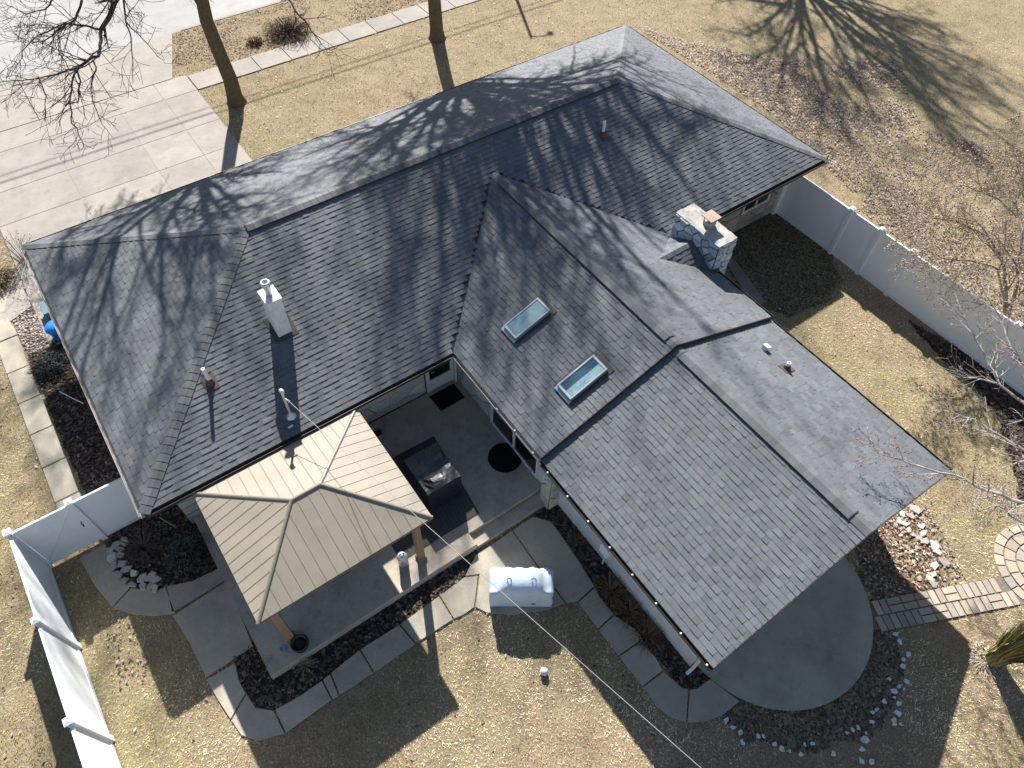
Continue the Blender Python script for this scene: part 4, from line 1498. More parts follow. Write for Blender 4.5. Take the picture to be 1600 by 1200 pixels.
# rug with woven stripes
rugp = [(4.4, -3.18), (6.72, -3.18), (6.98, -0.50), (4.4, -0.42)]
rg = thing("outdoor_rug", "dark striped outdoor rug under the covered table", "rug", (5.6, -1.8, PZ))
MB().prism(rugp, PZ + 0.001, PZ + 0.012).build("weave", M['rug'], rg)
for k in range(22):
    t = (k + 0.5) / 22
    xa, xb = 4.46 + t * 2.2, 4.46 + t * 2.44
    MB().add([(xa, -3.14, PZ + 0.0125), (xa + 0.025, -3.14, PZ + 0.0125), (xb + 0.025, -0.54, PZ + 0.0125), (xb, -0.54, PZ + 0.0125),
              (xa, -3.14, PZ + 0.016), (xa + 0.025, -3.14, PZ + 0.016), (xb + 0.025, -0.54, PZ + 0.016), (xb, -0.54, PZ + 0.016)],
             [(4, 5, 6, 7), (0, 1, 5, 4), (1, 2, 6, 5), (2, 3, 7, 6), (3, 0, 4, 7)]).build("stripe", M['rug_pale'], rg)

rm = MB().lathe([(0.02, 0.0), (0.46, 0.001), (0.47, 0.012), (0.45, 0.018), (0.02, 0.018)], (8.22, -2.19, PZ + 0.002), 40).build("round_mat", M['mat'])
tag(rm, "round black mat on the patio in front of the sliding door", "mat")
dm = MB().prism([(7.60, 0.10), (8.42, 0.12), (8.42, 0.72), (7.58, 0.72)], PZ + 0.002, PZ + 0.03, None, 0.01).build("door_mat", M['mat'])
tag(dm, "rectangular black mat at the back door", "mat")

cn = thing("gas_canister", "small domed grey metal canister beside the front right gazebo post", "canister", (4.42, -3.24, PZ))
MB().lathe([(0.10, 0.0), (0.125, 0.03), (0.125, 0.30), (0.11, 0.32)], (4.42, -3.24, PZ), 20).build("body", M['greymetal'], cn, True)
MB().lathe([(0.13, 0.322), (0.135, 0.40), (0.11, 0.48), (0.06, 0.53), (0.01, 0.545)], (4.42, -3.24, PZ), 20).build("lid", M['steel'], cn, True)
MB().tube([(4.36, -3.24, PZ + 0.53), (4.38, -3.24, PZ + 0.58), (4.46, -3.24, PZ + 0.58), (4.48, -3.24, PZ + 0.53)], 0.012, 6).build("handle", M['gutter'], cn)

bp = thing("round_pot", "dark round planter bowl at the patio corner by the gazebo post", "pot", (1.47, -3.62, PZ))
MB().lathe([(0.12, 0.0), (0.19, 0.06), (0.215, 0.17), (0.20, 0.22), (0.17, 0.22), (0.165, 0.16), (0.05, 0.15)], (1.47, -3.62, PZ), 28).build("bowl", M['pot'], bp, True)
MB().lathe([(0.162, 0.15), (0.10, 0.175), (0.02, 0.18)], (1.47, -3.62, PZ), 20).build("soil", M['mulch'], bp, True)
sd_ = MB().lathe([(0.07, 0.001), (0.085, 0.02), (0.07, 0.03), (0.06, 0.015)], (1.10, -3.45, PZ), 16).build("saucer", M['greymetal'])
tag(sd_, "small empty grey saucer left of the front gazebo post", "saucer")
pl = thing("planter", "round grey planter with pale rim partly under the gazebo edge", "planter", (5.66, 0.30, PZ))
MB().lathe([(0.12, 0.0), (0.17, 0.05), (0.19, 0.34), (0.21, 0.36), (0.21, 0.39), (0.175, 0.39), (0.16, 0.26)], (5.66, 0.30, PZ), 24).build("bowl", M['greymetal'], pl, True)
MB().lathe([(0.162, 0.25), (0.08, 0.27), (0.01, 0.27)], (5.66, 0.30, PZ), 16).build("soil", M['mulch'], pl, True)

# grill under a pale blue cover
GRC = gp(813, 937, 0.0)
GRC = np.array((6.42, -5.44, 0.05))
grl = thing("covered_grill", "gas grill under a pale blue fabric cover on the garden walk", "grill", GRC)
ga_ = math.atan2(-0.5773, 0.8162)
ux, uy = np.array((math.cos(ga_), math.sin(ga_), 0)), np.array((-math.sin(ga_), math.cos(ga_), 0))
rr = random.Random(3)
nu, nv = 28, 10
prof = []
# across the depth: front bottom -> front top -> hood -> back bottom
sect = [(-0.33, 0.02), (-0.335, 0.35), (-0.325, 0.62), (-0.31, 0.86), (-0.25, 0.93), (-0.10, 1.00), (0.10, 1.05), (0.22, 1.02), (0.30, 0.90), (0.315, 0.5), (0.32, 0.02)]
vs, fs = [], []
for i in range(nu + 1):
    t = i / nu
    x = (t - 0.5) * 1.50
    e = abs(t - 0.5) * 2
    hood = 0.12 * (1 / (1 + math.exp((e - 0.66) * 26)))
    for k, (dy, z_) in enumerate(sect):
        zz = z_
        if 4 <= k <= 7:
            zz = z_ + hood - 0.10
        elif k in (3, 8):
            zz = z_ - 0.02
        sh = 0.012 * math.sin(t * 31 + k * 0.7) + rr.uniform(-0.008, 0.008)
        fl_ = 1.0 + (0.04 if k in (0, 10) else 0)
        xe = x * (1.0 + (0.02 * math.sin(k * 2.0)))
        if i in (0, nu):
            zz = zz if zz < 0.5 else zz - 0.06
        p = GRC + ux * xe + uy * (dy * fl_ + (sh if k in (1, 2, 8, 9) else 0)) + np.array((0, 0, zz + (sh * 0.9 if 3 <= k <= 8 else 0)))
        vs.append(p)
mS = len(sect)
for i in range(nu):
    for k in range(mS - 1):
        a = i * mS + k
        fs.append((a, a + mS, a + mS + 1, a + 1))
fs.append(tuple(range(mS)))
fs.append(tuple(nu * mS + k for k in range(mS - 1, -1, -1)))
cv = MB().add(vs, fs).build("cover", M['cover'], grl, True)
for sx in (-0.30, 0.28):
    c = GRC + ux * sx + uy * -0.05 + np.array((0, 0, 1.045))
    MB().tube([c - ux * 0.05, c - ux * 0.03 + np.array((0, 0, 0.05)), c + ux * 0.03 + np.array((0, 0, 0.05)), c + ux * 0.05], 0.012, 6).build("handle", M['gutter'], cv)
for sx in (-0.6, 0.6):
    c = GRC + ux * sx + np.array((0, 0, 0.0))
    MB().lathe([(0.02, 0.0), (0.045, 0.01), (0.045, 0.05), (0.02, 0.055)], c, 12).build("wheel", M['gutter'], grl)
c = GRC + ux * 0.30 + uy * -0.345 + np.array((0, 0, 0.22))
MB().box(tuple(c), (0.09, 0.02, 0.04), ga_).build("strap_buckle", M['gutter'], cv)

bl = MB().lathe([(0.008, 0.0), (0.05, 0.012), (0.085, 0.05), (0.098, 0.098), (0.085, 0.146), (0.05, 0.184), (0.008, 0.196)], (5.78, -7.27, 0.02), 20).build("ball", M['ball'], None, True)
tag(bl, "small pale green ball on the lawn at the shadow edge", "ball")

# left side things
bb = thing("blue_tub", "bright blue plastic tub in the gravel under the left eave", "tub", (-0.32, 9.15, 0.0))
MB().lathe([(0.22, 0.012), (0.25, 0.04), (0.29, 0.42), (0.32, 0.43), (0.32, 0.46), (0.28, 0.46), (0.275, 0.40), (0.23, 0.08), (0.02, 0.06)], (-0.46, 9.25, 0.0), 28).build("body", M['blue'], bb, True)
MB().lathe([(0.30, 0.461), (0.30, 0.48), (0.02, 0.53)], (-0.46, 9.25, 0.0), 28).build("lid", M['blue'], bb, True)
tbx = thing("utility_box", "grey teal utility box half under the left eave", "box", (-0.42, 10.35, 0))
MB().span(-0.62, -0.12, 10.05, 10.6, 0.01, 0.34).build("body", M['teal'], tbx, bevel=0.02)
MB().span(-0.65, -0.10, 10.02, 10.63, 0.341, 0.38).build("lid", M['teal'], tbx, bevel=0.012)
hp = MB().tube([(-1.12, 7.1, 0.05), (-0.92, 6.72, 0.05), (-0.68, 6.28, 0.07)], 0.014, 8).build("drain_pipe", M['pvc'])
tag(hp, "thin pale drain pipe lying in the left mulch bed", "pipe")
hp = MB().tube([(-0.12, 1.55, 0.06), (0.0, 1.3, 0.06), (0.14, 1.02, 0.06)], 0.018, 8).build("drain_pipe", M['greymetal'])
tag(hp, "grey drain pipe lying in the bed inside the gate", "pipe")

# ------------------------------------------------------------------ STONES AND PAVERS
def stone_mesh(seed, colour=None):
    """an angular slab of rock: a cut polygon with a chipped upper edge"""
    r_ = random.Random(seed)
    n_ = r_.choice((4, 5, 5, 6))
    ang_ = sorted(6.283 * (i + r_.uniform(-.32, .32)) / n_ for i in range(n_))
    base_ = [(math.cos(a) * r_.uniform(.8, 1.1), math.sin(a) * r_.uniform(.6, .85)) for a in ang_]
    vs, fs = [], []
    for z_, k in ((-0.3, 0.97), (0.32, 1.0), (0.5, 0.90)):
        for (x, y) in base_:
            vs.append((x * k + r_.uniform(-.03, .03), y * k + r_.uniform(-.03, .03), z_ + r_.uniform(-.07, .07)))
    for j in range(2):
        for i in range(n_):
            fs.append((j * n_ + i, j * n_ + (i + 1) % n_, (j + 1) * n_ + (i + 1) % n_, (j + 1) * n_ + i))
    fs.append(tuple(2 * n_ + i for i in range(n_)))
    fs.append(tuple(range(n_ - 1, -1, -1)))
    me = bpy.data.meshes.new("stone")
    me.from_pydata(vs, [], fs)
    at = me.attributes.new("tint", 'FLOAT_COLOR', 'FACE')
    c = r_.choice([(0.46, 0.43, 0.38), (0.40, 0.38, 0.34), (0.52, 0.49, 0.45), (0.36, 0.32, 0.28)])
    c = colour or c
    at.data.foreach_set("color", [x for _ in fs for x in (*c, 1)])
    me.materials.append(M['rock'])
    return me


SM = [stone_mesh(k) for k in range(14)]
SMW = [stone_mesh(40 + k, (0.62, 0.63, 0.63)) for k in range(8)]


def stone(parent, x, y, size, r_, flat=0.5, which=None, z=0.03):
    o_ = bpy.data.objects.new("stone", which or r_.choice(SM))
    o_.location = np.array((x, y, z)) - root_loc(parent)
    o_.rotation_euler = (r_.uniform(-.2, .2), r_.uniform(-.2, .2), r_.uniform(0, 6.28))
    o_.scale = (size, size * r_.uniform(.75, 1.1), size * flat)
    return link(o_, parent)


rr = random.Random(17)
sb_ = thing("stone_edging", "double row of pale edging stones around the bed inside the gate", "stone edging", (-1.2, 0.3, 0))
for line, off in (([(180, 852), (172, 862), (173, 872), (177, 884), (184, 896), (195, 907), (208, 914), (222, 917), (236, 917), (243, 920)], 1),
                  ([(193, 846), (188, 858), (185, 868), (190, 878), (198, 887), (209, 895), (221, 901), (233, 902), (243, 906)], 2)):
    for (u_, v_) in line:
        p = gp(u_ + rr.uniform(-2, 2), v_ + rr.uniform(-2, 2), 0.08)
        stone(sb_, p[0], p[1], rr.uniform(0.12, 0.17), rr, 0.6, z=0.06)
rk = thing("rock_border", "broken line of white rocks in the shade around the round patio", "rocks", (12.9, -12.0, 0))
for u_, v_, s_ in ((1400, 990, .16), (1406, 1002, .14), (1420, 1022, .14), (1412, 1030, .10), (1411, 1040, .15), (1390, 1061, .12), (1405, 1072, .10), (1417, 1065, .13), (1413, 1076, .08),
                   (1398, 1080, .15), (1398, 1089, .10), (1382, 1096, .12), (1405, 1099, .11), (1404, 1114, .18), (1397, 1124, .14), (1398, 1131, .11), (1408, 1131, .09), (1370, 1108, .11), (1364, 1113, .10),
                   (1363, 1128, .11), (1342, 1137, .11), (1333, 1140, .10), (1354, 1145, .08), (1352, 1156, .17), (1324, 1145, .09), (1348, 1170, .13), (1270, 1161, .11), (1258, 1163, .08), (1252, 1178, .11),
                   (1234, 1173, .08), (1211, 1163, .12), (1222, 1170, .13), (1303, 1178, .13), (1346, 1189, .14), (1362, 1190, .13), (1135, 1126, .17), (1146, 1136, .15), (1157, 1144, .12), (1185, 1150, .10), (1193, 1150, .09), (1160, 1160, .13)):
    p = gp(u_, v_, 0.05)
    stone(rk, p[0], p[1], s_ * 0.64, rr, 0.5, rr.choice(SMW))
rk2 = thing("rock_edging", "sunlit pale flagstones edging the bed right of the wing gable", "rocks", (15.9, -10.4, 0))
for u_, v_, s_ in ((1431, 796, .22), (1424, 806, .16), (1410, 803, .15), (1405, 812, .12), (1414, 818, .18), (1420, 828, .16), (1440, 822, .15), (1443, 833, .15), (1436, 840, .13), (1446, 846, .17), (1460, 853, .22),
                   (1465, 862, .16), (1475, 878, .20), (1461, 884, .18), (1458, 896, .15), (1453, 903, .14), (1459, 913, .15), (1437, 903, .12), (1425, 862, .10), (1418, 855, .10), (1400, 820, .10), (1408, 836, .09), (1426, 835, .10), (1433, 855, .09), (1428, 878, .08), (1445, 865, .08)):
    p = gp(u_, v_, 0.05)
    stone(rk2, p[0], p[1], s_ * 0.85, rr, 0.45)

pp = bpy.data.objects.new("paver_path", None)
link(pp)
structure(pp, "basket weave paver path leading from the round patio")
PALP = [(0.37, 0.31, 0.245), (0.34, 0.29, 0.23), (0.40, 0.34, 0.265), (0.35, 0.31, 0.26)]


def pcol():
    k = rr.uniform(0.85, 1.15)
    return tuple(x * k for x in rr.choice(PALP))


def paver(poly, parent):
    MB().prism(inset(ccw(poly), 0.009), -0.02, 0.035 + rr.uniform(0, 0.014), pcol(), 0.008).build("paver", M['paver'], parent)


plen = np.linalg.norm(PATH_B - PATH_A)
cell = PW
nc = int(plen / cell)
for i in range(-1, nc + 1):
    for j in range(2):
        o2 = PATH_A + pd * (i * cell + (0.10 if j else 0)) + pn * ((j - 1) * cell)
        a, b = pd * cell, pn * cell
        if (np.linalg.norm(o2 + a / 2 + b / 2 - np.array(RC)) < RR + 0.08) or np.linalg.norm(o2 + a / 2 + b / 2 - np.array(PC)) < PR + 0.1:
            continue
        if (i + j + (rr.random() < 0.25)) % 2:
            for t in (0, 0.5):
                paver([tuple(o2 + a * t), tuple(o2 + a * (t + 0.5)), tuple(o2 + a * (t + 0.5) + b), tuple(o2 + a * t + b)], pp)
        else:
            for t in (0, 0.5):
                paver([tuple(o2 + b * t), tuple(o2 + a + b * t), tuple(o2 + a + b * (t + 0.5)), tuple(o2 + b * (t + 0.5))], pp)
MB().prism([tuple(PATH_A - pd * .2 + pn * PW), tuple(PATH_A - pd * .2 - pn * PW), tuple(PATH_B - pn * PW), tuple(PATH_B + pn * PW)], -0.02, 0.014).build("joint_sand", M['sand'], pp)
pc_ = bpy.data.objects.new("paver_circle", None)
link(pc_)
structure(pc_, "round paver circle at the end of the paver path")
MB().prism([(PC[0] + PR * math.cos(a), PC[1] + PR * math.sin(a)) for a in np.linspace(0, 6.2832, 49)[:-1]], -0.02, 0.012).build("joint_sand", M['sand'], pc_)
for r0, r1, cnt in ((1.03, PR, 24), (0.74, 1.02, 17), (0.45, 0.73, 12), (0.20, 0.44, 8), (0.0, 0.19, 1)):
    for k in range(cnt):
        a0, a1 = 6.2832 * (k + 0.1 * (cnt % 5)) / cnt, 6.2832 * (k + 1 + 0.1 * (cnt % 5)) / cnt
        if r0 == 0:
            poly = [(PC[0] + r1 * math.cos(a), PC[1] + r1 * math.sin(a)) for a in np.linspace(0, 6.2832, 9)[:-1]]
        else:
            am = (a0 + a1) / 2
            poly = [(PC[0] + r_ * math.cos(a), PC[1] + r_ * math.sin(a)) for r_, a in ((r0, a0), (r1, a0), (r1, am), (r1, a1), (r0, a1), (r0, am))]
        paver(poly, pc_)
# ------------------------------------------------------------------ PLANTS
def blades(mb, c, n_, ln, r_, cols, spread=1.0, w_=0.006, droop=0.5, base=0.05):
    for _ in range(n_):
        a = r_.uniform(0, 6.283)
        l = ln * r_.uniform(0.5, 1.1)
        th = r_.uniform(0.15, 1.1) * spread
        d = np.array((math.cos(a) * math.sin(th), math.sin(a) * math.sin(th), math.cos(th)))
        p0 = np.array(c) + np.array((math.cos(a), math.sin(a), 0)) * base * r_.random()
        side = np.array((-math.sin(a), math.cos(a), 0)) * w_
        p1 = p0 + d * l * 0.55
        p2 = p1 + (d + np.array((0, 0, -droop))) * l * 0.45
        p2[2] = max(p2[2], 0.03)
        mb.add([p0 - side, p0 + side, p1 + side * 0.8, p1 - side * 0.8, p2], [(0, 1, 2, 3), (3, 2, 4)], vary(r_.choice(cols), .7, 1.3, r_))
    return mb


rp_ = random.Random(23)
DRY = [(0.33, 0.25, 0.14), (0.42, 0.33, 0.2), (0.22, 0.15, 0.09)]
tuft = blades(MB(), (*gp(476, 1040, 0.02)[:2], 0.02), 90, 0.42, rp_, [(0.38, 0.33, 0.22), (0.28, 0.25, 0.17)], 1.2).build("dry_plant", M['straw'])
tag(tuft, "pale dry grass tuft in the front mulch bed by the patio corner", "plant")
for k, (u_, v_, lb) in enumerate(((955, 925, "brown dry plant strands nearest the grill in the white wall bed"), (985, 958, "brown dry plant clump in the middle of the white wall bed"),
                                  (1012, 992, "brown dry plant clump above the walk bend in the white wall bed"), (905, 850, "low dry plant clump at the patio end of the white wall bed"))):
    c = gp(u_, v_, 0.02)
    o_ = blades(MB(), (c[0], c[1], 0.02), 150 if k < 3 else 60, 0.55 if k < 3 else 0.3, rp_, [(0.20, 0.13, 0.07), (0.28, 0.19, 0.10), (0.12, 0.08, 0.05)], 1.25, 0.006, 0.7, 0.28).build("dry_plant", M['straw'])
    tag(o_, lb, "plant", "dry plants along the white wing wall")
c = gp(224, 855, 0.02)
o_ = blades(MB(), (c[0], c[1], 0.02), 160, 0.6, rp_, [(0.12, 0.09, 0.07), (0.17, 0.13, 0.1), (0.09, 0.07, 0.05)], 1.35, 0.006, 0.8, 0.3).build("dry_plant", M['straw'])
tag(o_, "flattened brown dry plant in the bed inside the gate", "plant")


def shrub(name, label, cat, c, rx, rz_, n_, r_, twigcol, leafcols, leaf, stemmat, up=0.3):
    t = thing(name, label, cat, (c[0], c[1], 0.0))
    st_, lv = MB(), MB()
    for _ in range(n_):
        a = r_.uniform(0, 6.283)
        rr_ = rx * math.sqrt(r_.random())
        h = rz_ * (1 - (rr_ / rx) ** 2 * 0.6) * r_.uniform(0.6, 1.05)
        p0 = np.array((c[0] + 0.25 * rr_ * math.cos(a), c[1] + 0.25 * rr_ * math.sin(a), 0.0))
        p2 = np.array((c[0] + rr_ * math.cos(a), c[1] + rr_ * math.sin(a), h))
        p1 = (p0 + p2) / 2 + np.array((r_.uniform(-.06, .06), r_.uniform(-.06, .06), up * rz_ * 0.3))
        st_.tube([p0, p1, p2], [0.007, 0.005, 0.003], 3, None, False)
        for q_ in range(leaf):
            tt = r_.uniform(0.45, 1.05)
            pc = p1 + (p2 - p1) * (tt - 0.45) / 0.55 + np.array([r_.uniform(-.05, .05) for _ in range(3)])
            d = np.array([r_.uniform(-1, 1) for _ in range(3)])
            e = np.cross(d, (0.3, 0.5, 0.8))
            d = d / np.linalg.norm(d) * 0.028 * r_.uniform(.6, 1.4)
            e = e / (np.linalg.norm(e) + 1e-6) * 0.014
            pc[2] = max(pc[2], 0.05)
            lv.add([pc - d, pc + e, pc + d, pc - e], [(0, 1, 2, 3)], vary(r_.choice(leafcols), .6, 1.4, r_))
    st_.build("stems", stemmat, t)
    if leaf:
        lf_ = lv.build("foliage", M['leaf'], t)
    return t


c = gp(296, 862, 0.15)
shrub("grey_shrub", "low rounded grey green shrub between the edging stones and the gazebo", "shrub", c, 0.62, 0.55, 420, rp_, None, [(0.13, 0.145, 0.125), (0.09, 0.10, 0.09), (0.19, 0.20, 0.18)], 6, M['twig'])
c = gp(74, 578, 0.1)
shrub("ground_cover", "dark low evergreen shrub in the shade beside the gravel", "shrub", (-1.05, 8.2), 0.62, 0.30, 320, rp_, None, [(0.05, 0.07, 0.07), (0.08, 0.09, 0.08), (0.035, 0.045, 0.05)], 6, M['twig'])
shrub("bare_shrub", "leafless reddish shrub at the front left roof corner", "shrub", (-0.55, 13.2), 0.75, 1.35, 46, rp_, None, [(0.30, 0.13, 0.08), (0.38, 0.22, 0.15), (0.22, 0.12, 0.08)], 4, M['twig'], 0.6)
c = gp(10, 425, 0.05)
shrub("brown_shrub", "low brown leaf covered shrub left of the front gravel", "shrub", (-1.75, 12.75), 0.95, 0.35, 380, rp_, None, [(0.33, 0.23, 0.13), (0.25, 0.16, 0.09), (0.42, 0.31, 0.2)], 6, M['twig'])
c = gp(450, 55, 0.2)
shrub("brush_pile", "dark tangled brush pile with dry leaves on the verge by the street", "brush pile", (12.9, 21.9), 1.25, 0.60, 520, rp_, None, [(0.16, 0.10, 0.07), (0.06, 0.045, 0.04), (0.32, 0.21, 0.14), (0.24, 0.13, 0.07)], 4, M['twig'])
shrub("leafy_clump", "small rust brown leafy clump left of the brush pile on the verge", "shrub", (11.35, 21.95), 0.42, 0.30, 130, rp_, None, [(0.30, 0.15, 0.07), (0.2, 0.1, 0.05)], 5, M['twig'])

# tall tied clump of yellow stalks at the right edge
yc = np.array((14.72, -13.14, 0.0))
yt = thing("grass_clump", "tall loose clump of yellow dry stalks with pale straw base past the paver path", "ornamental grass", yc)
mb = MB()
YC = [(0.36, 0.27, 0.08), (0.42, 0.33, 0.10), (0.26, 0.20, 0.08), (0.16, 0.15, 0.08), (0.12, 0.12, 0.08)]
for _ in range(900):
    a = rp_.uniform(0, 6.283)
    r0 = 0.24 * math.sqrt(rp_.random())
    h = rp_.uniform(1.2, 2.6)
    k0, k1, k2 = 0.9, 1.15, 1.9
    an = a + rp_.uniform(-.9, .9)
    pts = [yc + np.array((r0 * k0 * math.cos(a), r0 * k0 * math.sin(a), 0.0)), yc + np.array((r0 * k1 * math.cos(an), r0 * k1 * math.sin(an), h * 0.5)), yc + np.array((r0 * k2 * math.cos(an), r0 * k2 * math.sin(an), h))]
    s_ = np.array((-math.sin(a), math.cos(a), 0)) * 0.016
    mb.add([pts[0] - s_, pts[0] + s_, pts[1] + s_, pts[1] - s_, pts[2]], [(0, 1, 2, 3), (3, 2, 4)], vary(rp_.choice(YC), .7, 1.3, rp_))
mb.build("stalks", M['straw'], yt)
blades(MB(), yc + np.array((-0.12, 0.05, 0.01)), 340, 0.22, rp_, [(0.46, 0.40, 0.33), (0.38, 0.32, 0.24), (0.52, 0.46, 0.40)], 1.4, 0.012, 1.2, 0.36).build("straw_base", M['straw'], yt)

# ------------------------------------------------------------------ TREES
def rnd_perp(d, r_):
    v = np.array([r_.gauss(0, 1) for _ in range(3)])
    v = v - d * np.dot(v, d)
    return v / (np.linalg.norm(v) + 1e-9)


def grow(mb, p, d, ln, rad_, lvl, r_, cfg, leaves=None):
    seg = cfg['seg'][lvl]
    n_ = max(2, int(ln / seg))
    pts, rs_ = [np.array(p, float)], [rad_]
    d = np.array(d, float) / np.linalg.norm(d)
    for i in range(n_):
        d = d + rnd_perp(d, r_) * cfg['wob'][lvl] + np.array((0, 0, cfg['up'][lvl]))
        d /= np.linalg.norm(d)
        pts.append(pts[-1] + d * ln / n_)
        rs_.append(max(cfg['rmin'], rad_ * (1 - 0.78 * (i + 1) / n_)))
    mb.tube(pts, rs_, cfg['sides'][lvl], None, False)
    branch_off(mb, pts, rs_, ln, lvl, r_, cfg, leaves)


def branch_off(mb, pts, rs_, ln, lvl, r_, cfg, leaves):
    n_ = len(pts) - 1
    if lvl >= cfg['max']:
        if leaves is not None and cfg.get('leaf', 0):
            for _ in range(cfg['leaf']):
                if r_.random() < cfg.get('leafp', 1):
                    leaves.append((pts[-1] + np.array([r_.gauss(0, 0.03) for _ in range(3)])))
        return
    cnt = cfg['kids'][lvl]
    for k in range(cnt):
        t = cfg['t0'][lvl] + (1 - cfg['t0'][lvl]) * (k + r_.random()) / cnt
        t = min(t, 0.995)
        i = min(int(t * n_), n_ - 1)
        f = t * n_ - i
        p = pts[i] * (1 - f) + pts[i + 1] * f
        dd = pts[i + 1] - pts[i]
        dd /= (np.linalg.norm(dd) + 1e-9)
        an = rad(r_.uniform(*cfg['ang'][lvl]))
        nd = dd * math.cos(an) + rnd_perp(dd, r_) * math.sin(an)
        grow(mb, p, nd, ln * cfg['len'][lvl] * r_.uniform(0.6, 1.15) * (1.15 - 0.55 * t), rs_[i] * cfg['rad'][lvl], lvl + 1, r_, cfg, leaves)


SHADE = dict(max=4, seg=(0.9, 0.6, 0.35, 0.25, 0.2), wob=(0.10, 0.16, 0.2, 0.22, 0.25), up=(0.05, 0.02, 0.0, -0.01, -0.02), sides=(8, 6, 4, 3, 3), rmin=0.007,
             kids=(7, 7, 5, 4), t0=(0.25, 0.2, 0.15, 0.15), ang=((32, 62), (30, 65), (30, 70), (30, 70)), len=(0.62, 0.55, 0.5, 0.55), rad=(0.66, 0.64, 0.6, 0.7))


def balls(pts, r_, size, cols, mat, parent, name):
    n_ = len(pts)
    if not n_:
        return
    base = np.array([(1, 0, 0), (0, 1, 0), (-1, 0, 0), (0, -1, 0), (0, 0, 1), (0, 0, -1)], float)
    fc = np.array([(0, 1, 4), (1, 2, 4), (2, 3, 4), (3, 0, 4), (1, 0, 5), (2, 1, 5), (3, 2, 5), (0, 3, 5)])
    rg_ = np.random.default_rng(5)
    V_ = base[None] * (size * (0.6 + 0.8 * rg_.random((n_, 1, 1)))) + np.array(pts)[:, None, :]
    F_ = (fc[None] + (np.arange(n_) * 6)[:, None, None]).reshape(-1, 3)
    cs = np.repeat(np.array(cols)[rg_.integers(0, len(cols), n_)], 8, 0)
    o_ = raw_mesh(name, V_.reshape(-1, 3), F_, cs, mat, parent)
    o_["kind"] = "stuff"


def shade_tree(label, base, trunk_pts, trunk_r, limbs, seed, cfg=SHADE, mat='bark', guided=(), seeds=False):
    r_ = random.Random(seed)
    t = thing("bare_tree", label, "tree", base)
    tm = MB()
    # flared foot
    b = np.array(trunk_pts[0], float)
    tp = [b + np.array((0, 0, -0.05)), b + np.array((0, 0, 0.12)), b + np.array((0, 0, 0.4))] + [np.array(p, float) for p in trunk_pts[1:]]
    tr = [trunk_r * 1.45, trunk_r * 1.2, trunk_r * 1.02] + list(np.linspace(trunk_r * 0.95, trunk_r * 0.62, len(trunk_pts) - 1))
    tm.tube(tp, tr, 14)
    tm.build("trunk", M[mat], t, True)
    cm = MB()
    lv = []
    for (p, d, ln, rd) in limbs:
        grow(cm, p, d, ln, rd, 0, r_, cfg, lv)
    for pts, r0, r1, lvl, k in guided:
        pts = [np.array(p, float) for p in pts]
        rs_ = list(np.linspace(r0, r1, len(pts)))
        # smooth it a little
        fp, fr = [], []
        for i in range(len(pts) - 1):
            for s_ in range(3):
                f = s_ / 3
                j = np.array([r_.gauss(0, 0.02) for _ in range(3)]) if s_ else 0
                fp.append(pts[i] * (1 - f) + pts[i + 1] * f + j)
                fr.append(rs_[i] * (1 - f) + rs_[i + 1] * f)
        fp.append(pts[-1])
        fr.append(rs_[-1])
        cm.tube(fp, fr, 6, None, False)
        ln = min(sum(np.linalg.norm(b_ - a_) for a_, b_ in zip(pts, pts[1:])), cfg.get('gcap', 3.2))
        c2 = dict(cfg)
        if k:
            c2['kids'] = list(cfg['kids'])
            c2['kids'][lvl] = k
        branch_off(cm, fp, fr, ln, lvl, r_, c2, lv)
    cm.build("crown", M[{'pale_bark': 'pale_bark', 'lichen': 'tan_twig'}.get(mat, 'twig')], t)
    if seeds == 'balls':
        balls([p + np.array((0, 0, -0.06)) for p in lv[::4]], r_, 0.018, [(0.07, 0.05, 0.04)], M['leaf'], t, "seed_balls")
    elif seeds == 'red':
        balls(lv, r_, 0.018, [(0.26, 0.07, 0.055), (0.32, 0.10, 0.07), (0.2, 0.08, 0.06)], M['leaf'], t, "buds")
    elif seeds == 'tan':
        balls(lv[::2], r_, 0.024, [(0.42, 0.31, 0.22), (0.34, 0.23, 0.16), (0.48, 0.38, 0.29)], M['leaf'], t, "seed_clusters")
    return t


def limbset(top, n_, ln, rd, tilt, r_, az0=0.0):
    out = []
    for k in range(n_):
        a = az0 + 6.283 * k / n_ + r_.uniform(-.3, .3)
        th = rad(r_.uniform(*tilt))
        out.append((np.array(top) + np.array((0, 0, r_.uniform(-0.6, 0.1))), (math.cos(a) * math.sin(th), math.sin(a) * math.sin(th), math.cos(th)), ln * r_.uniform(.8, 1.15), rd * r_.uniform(.8, 1.1)))
    return out


rt = random.Random(41)
# tree by the driveway
T1 = (8.87, 18.07, 0)
lim = limbset((8.6, 17.95, 8.9), 10, 6.6, 0.16, (12, 60), rt)
lim += [((8.8, 18.08, 4.2), (-0.62, 0.70, 0.20), 4.2, 0.09), ((8.75, 18.05, 5.0), (-0.75, 0.45, 0.15), 4.6, 0.09)]
lim += limbset((8.55, 18.0, 6.6), 3, 4.6, 0.11, (48, 72), rt, 2.4)
lim.append(((8.74, 18.05, 3.9), (-0.30, 0.10, 0.95), 6.5, 0.17))
guided = []


def G(lst):
    return [gp(u_, v_, z_) for u_, v_, z_ in lst]


